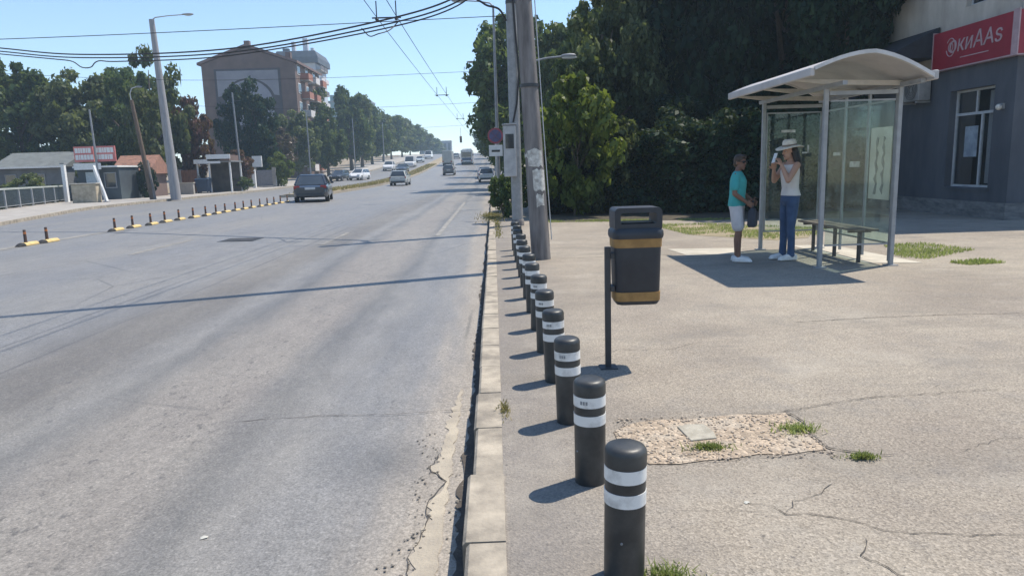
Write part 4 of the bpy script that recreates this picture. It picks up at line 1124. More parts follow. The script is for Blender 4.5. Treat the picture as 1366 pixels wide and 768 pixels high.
def tree(name, label, x, y, h, r, kind, mat, base=.25, group=None, cat="tree", trunk_r=None, seed=None, lean=0, rz=None):
    """h: total height, r: crown radius, base: share of the height below the crown"""
    rng = random.Random(seed if seed is not None else int(abs(x * 131 + y * 17)))
    z = rise(y); x += bend(y)
    t = thing(name, label, cat, (x, y, z), 0, group)
    cz0 = h * base; hc = (h - cz0) / 2; cc = Vector((lean, 0, cz0 + hc))
    me = crown(kind, mat)
    a = rng.uniform(0, 6.28) if rz is None else rz
    c = bpy.data.objects.new("crown", me); COL.objects.link(c); c.parent = t
    c.location = cc; c.scale = (r, r * rng.uniform(.9, 1.1), hc * 1.0); c.rotation_euler = (0, 0, a)
    tr = trunk_r or max(.03, h * .022)
    b = B(); pts = []
    nseg = 6; top = cc.z + hc * .35
    wx, wy = rng.uniform(-.15, .15), rng.uniform(-.15, .15)
    for i in range(nseg + 1):
        u = i / nseg; pts.append((lean * u + wx * math.sin(u * 4), wy * math.sin(u * 3.1), -.05 + top * u))
    b.tube(pts, [tr * (1.25 if i == 0 else 1 - .75 * i / nseg) for i in range(nseg + 1)], 9)
    cl = list(me['clumps'])
    for i in range(0, 24, 3):
        q = Vector((cl[i] * r * .8, cl[i + 1] * r * .8, cl[i + 2] * hc * .8)); q.rotate(Euler((0, 0, a))); q += cc
        k_ = max(1, min(nseg - 1, int((q.z - r * .5) / top * nseg))); p0 = Vector(pts[k_])
        mid = (p0 + q) / 2 + Vector((0, 0, .08 * r))
        b.tube([p0, mid, q], [tr * .45, tr * .3, tr * .1], 6)
    b.build("trunk", M_BARK, t, smooth=60)
    return t

# right side: the grove behind the shelter
RG = "trees behind the bus shelter"
tree("tree", "tall mid-green tree directly behind the concrete pole", 3.6, 25.5, 8.3, 2.2, 'nearopen', LF_SILV, .10, RG, lean=.3)
tree("tree", "loose olive tree right of the pole, its crown open to the sky", 5.2, 27.0, 9.8, 2.0, 'nearopen', LF_SILV, .15, RG)
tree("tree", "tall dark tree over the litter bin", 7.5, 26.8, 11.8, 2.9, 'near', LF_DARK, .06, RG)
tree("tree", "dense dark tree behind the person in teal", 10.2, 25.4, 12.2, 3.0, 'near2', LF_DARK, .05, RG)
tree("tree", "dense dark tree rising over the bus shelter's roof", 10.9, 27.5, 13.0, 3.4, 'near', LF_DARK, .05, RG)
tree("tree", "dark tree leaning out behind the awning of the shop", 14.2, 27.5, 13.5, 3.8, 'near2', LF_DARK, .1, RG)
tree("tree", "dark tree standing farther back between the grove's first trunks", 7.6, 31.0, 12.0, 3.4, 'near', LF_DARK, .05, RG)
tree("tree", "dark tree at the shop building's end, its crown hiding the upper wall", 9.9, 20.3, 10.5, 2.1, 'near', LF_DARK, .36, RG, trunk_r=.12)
tree("sapling", "bright yellow-green young tree beside the concrete pole", 2.3, 20.6, 3.95, 1.3, 'sapling2', LF_LIGHT, .0, None, "tree", .03, lean=.1)
tree("sapling", "small sunlit young tree between pole and litter bin, at the grove's edge", 3.4, 21.2, 3.0, 1.1, 'sapling2', LF_SILV, .0, None, "tree", .03)
HG = "dark shrubs under the trees"
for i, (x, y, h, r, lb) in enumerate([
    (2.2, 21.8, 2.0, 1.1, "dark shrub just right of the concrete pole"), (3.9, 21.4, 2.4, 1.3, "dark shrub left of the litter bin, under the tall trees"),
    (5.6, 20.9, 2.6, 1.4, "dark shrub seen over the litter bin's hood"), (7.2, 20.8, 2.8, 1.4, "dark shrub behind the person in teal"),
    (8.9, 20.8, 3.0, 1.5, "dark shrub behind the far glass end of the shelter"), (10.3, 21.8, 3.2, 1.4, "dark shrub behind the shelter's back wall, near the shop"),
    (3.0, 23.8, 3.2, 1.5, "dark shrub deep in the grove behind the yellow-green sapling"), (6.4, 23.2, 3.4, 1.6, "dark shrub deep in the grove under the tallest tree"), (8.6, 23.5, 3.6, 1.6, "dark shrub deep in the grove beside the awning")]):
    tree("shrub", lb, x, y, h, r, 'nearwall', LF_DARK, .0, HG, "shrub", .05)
tree("bush", "low leafy bush at the kerb behind the row of bollards", .34, 20.5, 1.25, .50, 'bush', LF_MID, .0, None, "bush", .03)
tree("bush", "taller bush around the foot of the steel pole", 1.3, 22.8, 2.0, .8, 'bush', LF_MID, .0, None, "bush", .03)
# right side: roadside trees in the distance
FG = "roadside trees along the right pavement"
tree("street_tree", "round dark street tree overhanging the road, left of the poles", 1.9, 54, 12.2, 4.0, 'mid', LF_MID, .10, FG)
tree("street_tree", "dark street tree seen between the tall street lamp and the poles", 4.6, 45, 10.0, 3.2, 'mid', LF_MID, .1, FG)
tree("street_tree", "street tree filling the gap behind the concrete pole", 5.2, 36, 9.0, 2.7, 'mid', LF_MID, .08, FG)
tree("street_tree", "street tree behind the overhanging one, second along the right pavement", 2.6, 74, 12.5, 4.4, 'mid', LF_MID, .1, FG)
for i, (x, y, h, r) in enumerate(((2.4, 96, 12, 4.5), (2.0, 120, 11, 4.8), (2.0, 150, 11, 5.2), (2, 185, 10, 5.5), (2, 230, 10, 6.5), (1, 285, 10, 7))):
    tree("street_tree", "distant street tree on the right pavement, %s beyond the overhanging one" % ORD[i + 2], x, y, h, r, 'far', LF_MID, .1, FG)
for i, (x, y, h, r) in enumerate(((9.5, 48, 12, 4.2), (14, 44, 13, 4.6), (10, 66, 14, 5))):
    tree("tree", ["tree deep behind the right grove, nearest the road", "tree deep behind the right grove, toward the shop", "tree deep behind the right grove, farthest back"][i], x, y, h, r, 'far', LF_MID, .05, "trees deep behind the grove")

# left side
LG = "trees behind the left houses"
for x, y, h, r, kd, mt_, lb in [
    (-49, 68, 16.0, 5.2, 'mid', LF_MID, "tallest green tree at the far left behind the tiled roof"),
    (-42.0, 66, 11.6, 4.4, 'mid', LF_MID, "green tree behind the grey-roofed house"),
    (-37.0, 67, 11.0, 4.0, 'mid', LF_OLIVE, "olive-green tree behind the red and white signboard"),
    (-33.8, 69, 11.4, 3.4, 'mid', LF_MID, "green tree just left of the leaning wooden pole"),
    (-56, 74, 15, 6.0, 'mid', LF_MID, "broad green tree at the left edge, behind the tallest one"),
    (-28.2, 61.5, 11.9, 3.1, 'sparse', LF_OLIVE, "loose-crowned tree behind the thick concrete lamp post"),
    (-31.2, 63, 10.4, 2.8, 'sparse', LF_MID, "thin tree between the wooden pole and the lamp post"),
    (-26.6, 64.5, 8.6, 1.9, 'mid', LF_RED, "reddish-leaved tree beside the thick lamp post"),
    (-40, 80, 13.0, 5, 'mid', LF_MID, "tree in the second row behind the houses, near the mural wall"),
    (-24.9, 71, 4.0, 1.5, 'mid', LF_RED, "small reddish tree by the rusty gate")]:
    tree("tree", lb, x, y, h, r, kd, mt_, .08, LG)
tree("tree", "dense dark dome-shaped tree in front of the mural wall", -27.0, 82, 11.2, 3.5, 'mid', LF_DARK, .04, None)
tree("tree", "brown-leaved spreading tree right of the dark dome-shaped tree", -27.6, 92, 6.9, 3.0, 'mid', LF_BROWN, .08, None)
tree("tree", "green tree in front of the balconies of the mural building", -27.5, 103, 9.5, 3.3, 'mid', LF_OLIVE, .1, None)
tree("shrub", "ivy-covered shrub with pale flowers beside the white gate pillars", -23.3, 79.5, 3.7, 1.5, 'bush', LF_LIGHT, .0, None, "shrub")
tree("shrub", "low green shrub under the white canopy's edge", -23.0, 66.5, 1.3, .9, 'bush', LF_MID, .0, None, "shrub")
tree("shrub", "bushy green shrub behind the railing's far end", -29.8, 54.5, 2.9, 1.2, 'bush', LF_OLIVE, .0, None, "shrub")
tree("shrub", "small grey-green shrub behind the middle of the railing", -30.6, 48, 1.9, 1.1, 'bush', LF_OLIVE, .0, None, "shrub")
tree("shrub", "dark creeper-like shrub between signboard kiosk and tiled gatehouse", -25.7, 54.0, 2.6, .8, 'bush', LF_DARK, .0, None, "shrub")
for i, (x, y, h, r) in enumerate(((-25.4, 112, 11, 3.6), (-30, 122, 15, 4.6), (-26.0, 134, 15.5, 4.6), (-26.5, 148, 15.0, 4.6), (-27, 164, 13.5, 4.8), (-27, 182, 12.0, 4.8), (-27.5, 202, 12.5, 5.6), (-27, 225, 12.0, 6), (-27, 252, 11, 6), (-26, 285, 9.5, 6.5), (-25, 325, 9, 7), (-24, 370, 8, 7))):
    tree("street_tree", "dense street tree in the left roadside row, %s beyond the mural building" % ORD[i], x, y, h, r, 'midtall' if i < 5 else 'fartall', LF_OLIVE if i % 2 else LF_MID, .08, "street trees along the left pavement")

# ------------------------------------------------------------------ left side houses
def house_box(b, x0, x1, y0, y1, z0, z1): return b.span(x0, x1, y0, y1, z0, z1)
t = thing("low_house", "low grey house with a long grey sheet roof behind the railing", "house", (-36.2, 60, 0))
B().span(-2.9, 2.6, -2.5, 3, 0, 2.5).build("wall", M("house_grey", (.16, .17, .18), (.11, .12, .13), .85, 1), t)
B().prism_x([(-2.9, 2.5), (3.4, 2.5), (.4, 3.75)], -3.1, 2.8).build("roof", M("sheet_grey", (.17, .185, .18), (.12, .13, .13), .7, 2), t)
B().span(-3.1, 2.8, -2.98, -2.905, 2.44, 2.56).build("eave", M_WHITE, t)
for xx in (-1.6, .6):
    w = B().span(xx - .45, xx + .45, -2.56, -2.502, 1.0, 2.0).build("window", M_GREYP, t); B().span(xx - .38, xx + .38, -2.568, -2.561, 1.07, 1.93).build("pane", M_GLASSD, w)
t = thing("tiled_house", "small house with an orange tiled roof at the far left", "house", (-42.4, 58, 0))
B().span(-3.6, 3.0, -2, 3, 0, 2.3).build("wall", MATS["house_grey"], t)
B().loft([[Vector(v) for v in ((-4, -2.5, 2.3), (3.3, -2.5, 2.3), (3.3, 3.4, 2.3), (-4, 3.4, 2.3))], [Vector(v) for v in ((-2.2, .4, 3.35), (2.2, .4, 3.35), (2.2, .6, 3.35), (-2.2, .6, 3.35))]]).build("roof", M_TILE, t)
w = B().span(-.6, .5, -2.06, -2.002, .9, 1.9).build("window", M_GREYP, t); B().span(-.52, .42, -2.068, -2.061, .98, 1.82).build("pane", M_GLASSD, w)
# kiosk with signboard
t = thing("kiosk", "small kiosk with red and white signboards on its roof", "kiosk", (-27.8, 52.5, 0))
B().span(-1.5, 1.4, -.9, 2.0, 0, 2.25).build("wall", M("kiosk_dark", (.07, .09, .10), (.05, .06, .07), .7, 1), t)
B().span(-1.6, 1.5, -1.25, 2.1, 2.25, 2.36).build("roof", M_WHITE, t)
B().span(-1.45, .4, -1.33, -1.253, 2.12, 2.56).build("awning_strip", M_WHITE, t)
for x0, x1 in ((-1.45, -.12), (.0, 1.4)):
    p = B().span(x0, x1, -1.10, -1.0, 2.66, 3.72).build("signboard", M("sign_pink", (.62, .22, .20), (.52, .15, .14), .6, 1), t)
    random.seed(int(x0 * 10) + 40)
    for row, zz in enumerate((3.44, 2.98)):
        b = B(); xx = x0 + .08
        while xx < x1 - .2:
            w_ = random.uniform(.10, .24); b.span(xx, xx + w_, -1.108, -1.101, zz - .17, zz + .17); xx += w_ + .03
        b.build("lettering", M_WHITE, p)
dr = B().span(-.9, .0, -.96, -.905, 0, 1.95).build("door", M("pale_blue_door", (.45, .52, .55), (.36, .42, .45), .6), t); B().span(-.16, -.1, -.99, -.962, .95, 1.1).build("handle", M_STEEL, dr)
w = B().span(.35, 1.2, -.96, -.905, .8, 1.9).build("window", M_GREYP, t); B().span(.42, 1.13, -.968, -.961, .87, 1.83).build("pane", M_GLASSD, w)
t = thing("stone_pillar", "low pale stone wall pier before the kiosk, at the railing's end", "pillar", (-25.8, 46.3, 0))
B().span(-.85, .7, -.3, .3, 0, 1.15).build("stonework", M("pale_stone", (.52, .45, .33), (.34, .29, .21), .9, 3, bump=.5), t, bevel=.04); B().span(-.92, .77, -.36, .36, 1.152, 1.22).build("coping", M_SLAB, t, bevel=.02)
t = thing("slanted_strut", "white slanted post leaning against the stone pier by the kiosk", "post", (-24.7, 46.4, 0))
B().bar((0, 0, 0), (-.75, .3, 2.3), .16, .16).build("strut", M_WHITE, t); B().span(-.16, .16, -.16, .16, -.01, .06).build("foot", M_GREYP, t)
t = thing("white_post", "slim pale post between railing and signboard kiosk", "post", (-28.7, 49.0, 0))
B().span(-.11, .11, -.11, .11, 0, 2.5).build("shaft", M_WHITE, t); B().span(-.14, .14, -.14, .14, 2.5, 2.58).build("cap", M_GREYP, t)
# gatehouse
t = thing("gatehouse", "brown gatehouse with an orange tiled roof and white columns", "house", (-27.4, 56.5, 0))
B().span(-1.6, .9, -.6, 2.6, 0, 1.8).build("wall", M("gate_brown", (.17, .12, .105), (.12, .085, .075), .85, 1), t)
B().prism_x([(-1.1, 1.75), (3.0, 1.75), (1.1, 3.2)], -1.8, 1.25).build("roof", M_TILE, t)
dr = B().span(-1.1, .3, -.66, -.605, 0, 1.6).build("door", M("old_door", (.14, .10, .10), (.10, .07, .07), .8, 2, stretch=(6, 1, 1)), t); B().span(.12, .18, -.70, -.662, .8, .95).build("handle", M_STEEL, dr)
for xx in (.75, 1.15): B().span(xx - .12, xx + .12, -1.0, -.76, 0, 2.2).build("column", M_LPAVE, t)
t = thing("rusty_gate", "rusty brown metal gate between pale posts", "gate", (-26.2, 63, 0))
B().span(-.75, .6, -.03, .03, .1, 2.0).build("leaf", M("rust", (.23, .105, .06), (.12, .055, .035), .85, 2.5, 6, stretch=(3, 1, .8)), t)
for xx in (-.85, .72): B().span(xx - .11, xx + .11, -.12, .12, 0, 1.5 if xx > 0 else 2.1).build("post", M_LPAVE, t, bevel=.02)
t = thing("stone_wall", "low pale stone wall running between the left gates", "wall", (-24.6, 60, 0))
B().span(-1.6, -.2, 0, .3, 0, .9).build("stonework", M_LPAVE, t); B().span(-1.66, -.14, -.05, .35, .902, .97).build("coping", M_SLAB, t)
# canopy
t = thing("market_canopy", "open canopy with two white fascia strips on thin white posts", "canopy", (-24.2, 63.5, 0))
for xx, yy in ((-1.5, 0), (-.5, -.01), (1.3, 0), (-1.5, 2.6), (1.3, 2.6)): B().span(xx - .06, xx + .06, yy - .06, yy + .06, 0, 2.6).build("post", M_WHITE, t)
B().span(-1.65, 1.5, -.25, 2.8, 2.62, 2.70).build("roof", M_GREYP, t)
B().span(-1.68, .6, -.30, -.255, 2.50, 2.86).build("fascia", M_WHITE, t); B().span(-.55, 1.5, -.38, -.305, 2.88, 3.26).build("fascia", M_WHITE, t); B().span(-.5, 1.4, -.30, 2.0, 2.705, 3.2).build("roof_box", M_BROWNW, t)
B().span(-1.4, 1.25, 2.6, 2.7, 0, 2.6).build("back_wall", M("canopy_back", (.13, .115, .10), (.08, .07, .065), .9, 1.5), t)
t = thing("waste_container", "dark blue wheeled container under the white canopy", "container", (-25.0, 62.7, 0))
B().loft([[Vector((sx * .45, sy_ * .35, .12)) for sx, sy_ in ((-1, -1), (1, -1), (1, 1), (-1, 1))], [Vector((sx * .58, sy_ * .45, 1.15)) for sx, sy_ in ((-1, -1), (1, -1), (1, 1), (-1, 1))]]).build("tub", M("container_blue", (.03, .055, .10), None, .5), t, bevel=.02)
B().loft([[Vector((sx * .62, sy_ * .48, 1.153)) for sx, sy_ in ((-1, -1), (1, -1), (1, 1), (-1, 1))], [Vector((sx * .5, sy_ * .38, 1.28)) for sx, sy_ in ((-1, -1), (1, -1), (1, 1), (-1, 1))]]).build("lid", MATS["container_blue"], t, bevel=.02)
for sx in (-.4, .4):
    for sy_ in (-.28, .28): B().tube([(sx - .03, sy_, .08), (sx + .03, sy_, .08)], .08, 12).build("wheel", M_TYRE, t)
t = thing("gate_wall", "pale gate pillars with a grey gate and a white sign box", "gate", (-24.6, 78, rise(78)))
for xx in (-1.0, 1.1): B().span(xx - .18, xx + .18, -.18, .18, 0, 2.1).build("pillar", M_LPAVE, t)
B().span(-.8, .9, -.04, .04, .1, 1.8).build("gate_leaf", M("gate_grey", (.26, .25, .26), None, .7), t); b = B().span(-1.1, -.1, -.12, .1, 2.15, 3.3).build("sign_box", M_WHITE, t)
t = thing("gate_wall", "dark grey low gate under the dome-shaped tree", "gate", (-25.6, 76, rise(76)))
B().span(-1.1, .4, -.04, .04, .1, 1.7).build("gate_leaf", MATS["gate_grey"], t); B().span(.45, .75, -.15, .15, 0, 1.9).build("pillar", M_WHITE, t)

# railing
t = thing("railing", "grey pavement railing with a pale top rail in front of the low house", "railing", (-24.2, 32.5, 0), math.atan2(54.4 - 32.5, -30.8 + 24.2))
LN = math.hypot(54.4 - 32.5, -30.8 + 24.2)
B().span(0, LN, -.05, .05, 1.02, 1.12).build("top_rail", M("pale_rail", (.42, .45, .42), None, .5), t); B().span(0, LN, -.03, .03, .12, .16).build("bottom_rail", M_GREYP, t)
b = B(); xx = .1
while xx < LN: b.span(xx - .010, xx + .010, -.010, .010, .16, 1.02); xx += .13
b.build("bars", M("rail_bar", (.16, .19, .20), None, .6), t)
npost = 11
for i in range(npost): B().span(i * LN / (npost - 1) - .045, i * LN / (npost - 1) + .045, -.045, .045, 0, 1.02 if 0 < i < npost - 1 else 1.4).build("post", M_STEEL, t)
t = thing("dark_hedge", "dark clipped hedge running behind the railing", "hedge", (0, 0, 0))
me = crown('nearwall', LF_DARK)
for i in range(9):
    c = bpy.data.objects.new("foliage", me); COL.objects.link(c); c.parent = t
    u = (i + .5) / 9; c.location = (-24.2 - 6.6 * u - 1.1, 32.5 + 21.9 * u + .3, .55); c.scale = (.8, 1.35, .55); c.rotation_euler = (0, 0, .29 + (PI if i % 2 else 0))

# lamps and poles on the left
lamp(-21.6, 49.3, 11.6, 2.1, "thick tapered concrete lamp post on the left pavement, tallest there", .33, (-.35, 0), .25, None, M("pale_concrete", (.33, .325, .33), (.24, .235, .24), .85, 3, 6, stretch=(4, 4, .5)))
t = thing("wooden_pole", "leaning dark wooden pole with a thin curved lamp arm by the gatehouse", "pole", (-23.0, 48.9, 0))
B().tube([(0, 0, -.1), (-.3, 0, 3.2), (-.65, 0, 6.5)], [.16, .14, .11], 12).build("shaft", M_WOOD, t, smooth=60)
B().tube([(-.65, 0, 6.4), (-.7, 0, 6.9), (-.55, 0, 7.25), (-.2, 0, 7.35)], .03, 8).build("arm", M_STEEL, t, smooth=60); B().ell((-.05, 0, 7.34), (.22, .09, .06), 12, 8).build("lamp_head", M_GREYP, t, smooth=180)
B().tube([(.1, .05, 0), (-.15, .1, 2.6)], [.14, .12], 10).build("brace", M_CONC, t, smooth=60)
def thin_pole(x, y, h, lb, lean=0, r=.09, arms=True):
    t = thing("trolley_pole", lb, "pole", (x, y, rise(y)), 0, "grey trolley wire poles on the left pavement")
    B().tube([(0, 0, 0), (lean * .5, 0, h * .5), (lean, 0, h)], [r * 1.15, r, r * .8], 12).build("shaft", M_GREYP, t, smooth=60)
    B().lathe([(r * 1.7, 0), (r * 1.7, .25), (r * 1.2, .35)], 12).build("collar", M_GREYP, t)
    if arms: B().tube([(lean, 0, h - .8), (lean + .6, 0, h - .75)], .03, 8).build("bracket", M_DARKMETAL, t)
    return t
thin_pole(-23.9, 69.0, 9.0, "grey trolley pole in front of the dome-shaped tree", -.15)
thin_pole(-23.9, 95.0, 9.0, "grey trolley pole right of the brown-leaved tree")
thin_pole(-23.9, 126.0, 9.0, "grey trolley pole amid the left roadside trees, third from the mural")
thin_pole(-23.9, 160.0, 9.0, "farthest grey trolley pole amid the left roadside trees")
thin_pole(-27.6, 51.2, 6.2, "thin pale pole rising behind the red and white signboards", -.1, .07, False)
thin_pole(-27.0, 17.65, 7.5, "trolley pole on the wide left pavement holding the nearest span wire", 0, .12)
thin_pole(-27.0, 30.0, 7.5, "trolley pole on the left pavement before the railing", 0, .12)

# ------------------------------------------------------------------ mural building
t = thing("apartment_building", "brown gabled apartment building with an arched pale mural on its end wall", "building", (-36.0, 111, rise(111)))
HW, EH, RH = 6.9, 16.9, 19.2
B().prism_y([(-HW, -1), (HW, -1), (HW, EH), (0, RH), (-HW, EH)], 0, 15).build("wall", M_BROWNW, t)
B().prism_y([(-HW - .5, EH - .1), (0, RH + .12), (HW + .5, EH - .1), (HW + .5, EH + .25), (0, RH + .5), (-HW - .5, EH + .25)], -.35, 15.4).build("roof", M("roof_brown", (.20, .13, .11), (.14, .09, .08), .8, 2), t)
for xx, zz in ((-.9, RH + .4), (5.2, EH + .9)): B().span(xx - .4, xx + .4, 3, 3.8, zz - .6, zz + 1.1).build("chimney", M_BROWNW, t)
mu = B().span(-5.1, 4.7, -.06, -.003, 6.8, 16.2).build("mural", M("mural_dark", (.085, .075, .08), (.06, .055, .06), .8, .7), t)
arc = [(4.0 * math.cos(PI * i / 20) - .2, 11.2 + 3.6 * math.sin(PI * i / 20)) for i in range(21)]
poly = [(-4.75, 16.6), (4.35, 16.6), (4.35, 12.6)] + arc + [(-4.75, 12.6)]
B().prism_y([(-4.75, 12.2)] + [(x, z) for x, z in reversed(arc[:]) if z > 12.1] + [(4.35, 12.2), (4.35, 15.9), (-4.75, 15.9)], -.10, -.063).build("mural_spandrel", M("mural_pale", (.27, .265, .29), (.21, .205, .23), .8, .5), mu)
B().prism_y([(x * .9, z - .25) for x, z in arc] + [(-3.8, 8.0), (3.4, 8.0)], -.12, -.063).build("mural_arch", M("mural_lilac", (.30, .30, .34), (.24, .24, .28), .8, .5), mu)
for f_ in range(6):
    z0 = 1.6 + f_ * 2.75
    for k_ in range(3):
        y0 = 1.2 + k_ * 4.7
        w = B().span(HW + .005, HW + .06, y0, y0 + 1.5, z0, z0 + 1.5).build("window", M_WHITE, t); B().span(HW + .062, HW + .07, y0 + .1, y0 + 1.4, z0 + .1, z0 + 1.4).build("pane", M_GLASSD, w)
        if k_ < 2 or f_ % 2:
            bl = B().span(HW + .002, HW + 1.25, y0 + 1.7, y0 + 4.3, z0 - .75, z0 - .62).build("balcony", M_LPAVE, t)
            c_ = M("balcony_brick", (.36, .16, .11), None, .85) if (f_ + k_) % 3 else M("balcony_white", (.62, .58, .56), None, .8)
            b = B(); b.span(HW + 1.19, HW + 1.25, y0 + 1.7, y0 + 4.3, z0 - .62, z0 + .35); b.span(HW + .002, HW + 1.19, y0 + 1.7, y0 + 1.76, z0 - .62, z0 + .35)
            b.build("parapet", c_, bl)

# tower block
t = thing("tower_block", "tall pale tower block with a dark overhanging top floor", "building", (-49.2, 190, rise(190)))
TH = 28.0
B().span(-4.6, 4.6, 0, 12, -1, TH - 3).build("wall", M("tower_pale", (.52, .54, .58), (.44, .46, .50), .8, .4), t)
B().loft([[Vector((sx * w_, y_, z_)) for sx, y_ in ((-1, -d_), (1, -d_), (1, 12 + d_), (-1, 12 + d_))] for w_, d_, z_ in ((5.6, .9, TH - 3), (5.6, .9, TH - 1.6), (4.8, .3, TH))]).build("roof", M("mansard_dark", (.09, .10, .12), (.06, .07, .085), .7, 1), t)
for xx, ww, hh in ((-3.4, 1.5, 1.2), (-1.4, .8, 2.8), (1.7, 1.2, 3.6), (3.4, .8, 1.2)): B().span(xx - ww / 2, xx + ww / 2, 3, 4.4, TH - .1, TH + hh).build("chimney", MATS["tower_pale"] if ww < 1.3 else MATS["mansard_dark"], t)
for f_ in range(8):
    z0 = 3 + f_ * 3
    for xx in (-2.9, -1.3): 
        if f_ > 3:
            w = B().span(xx - .55, xx + .55, -.06, -.005, z0, z0 + 1.6).build("window", M_GREYP, t); B().span(xx - .47, xx + .47, -.07, -.062, z0 + .08, z0 + 1.5).build("pane", M("sky_glass", (.12, .17, .24), None, .1), w)
    for y0 in (.6, 5.0):
        bl = B().span(4.602, 5.9, y0, y0 + 3.6, z0 - .7, z0 - .5).build("balcony", M_LPAVE, t); B().span(5.8, 5.9, y0, y0 + 3.6, z0 - .5, z0 + .5).build("parapet", M("balcony_dark" if f_ % 2 else "balcony_white", (.15, .13, .13) if f_ % 2 else (.62, .58, .56), None, .8), bl)
# teal block
t = thing("apartment_block", "greenish flat-roofed apartment block half hidden by the roadside trees", "building", (-48.0, 238, rise(238)))
B().span(-7, 8.5, 0, 12, -1, 17.6).build("wall", M("block_teal", (.20, .29, .30), (.15, .22, .23), .8, .5), t); B().span(-7.2, 8.7, -.2, 12.2, 17.6, 18.1).build("roof", M_GREYP, t); B().span(-4.5, 1.0, 3, 8, 18.1, 20.2).build("stair_head", MATS["block_teal"], t)
for f_ in range(4):
    for xx in (-5, -2, 1, 4, 7):
        w = B().span(xx - .7, xx + .7, -.06, -.005, 5.4 + f_ * 3, 7.1 + f_ * 3).build("window", M_GREYP, t); B().span(xx - .6, xx + .6, -.07, -.062, 5.5 + f_ * 3, 7.0 + f_ * 3).build("pane", M_GLASSD, w)
# blocks at the road's end
for x, y, w_, h, d_, lb in ((-27.4, 400, 4.6, 15.6, 10, "grey flat-roofed block at the far end of the road"), (-37.5, 410, 3.2, 15.4, 10, "darker narrow block left of the grey one at the road's end")):
    t = thing("distant_block", lb, "building", (x, y, rise(y)))
    B().span(-w_, w_, 0, d_, -1, h - 11 + 4).build("wall", M("distant_wall" if w_ > 4 else "distant_wall_dark", (.20, .22, .26) if w_ > 4 else (.13, .145, .18), None, .85, .4), t); B().span(-w_ - .2, w_ + .2, -.2, d_ + .2, h - 7, h - 6.6).build("roof", M_GREYP, t)
    for k_ in range(4): B().span(-w_ + .6 + k_ * w_ * .5, -w_ + .6 + k_ * w_ * .5 + w_ * .3, -.05, -.005, 2, h - 8).build("window_bay", M_GLASSD, t)

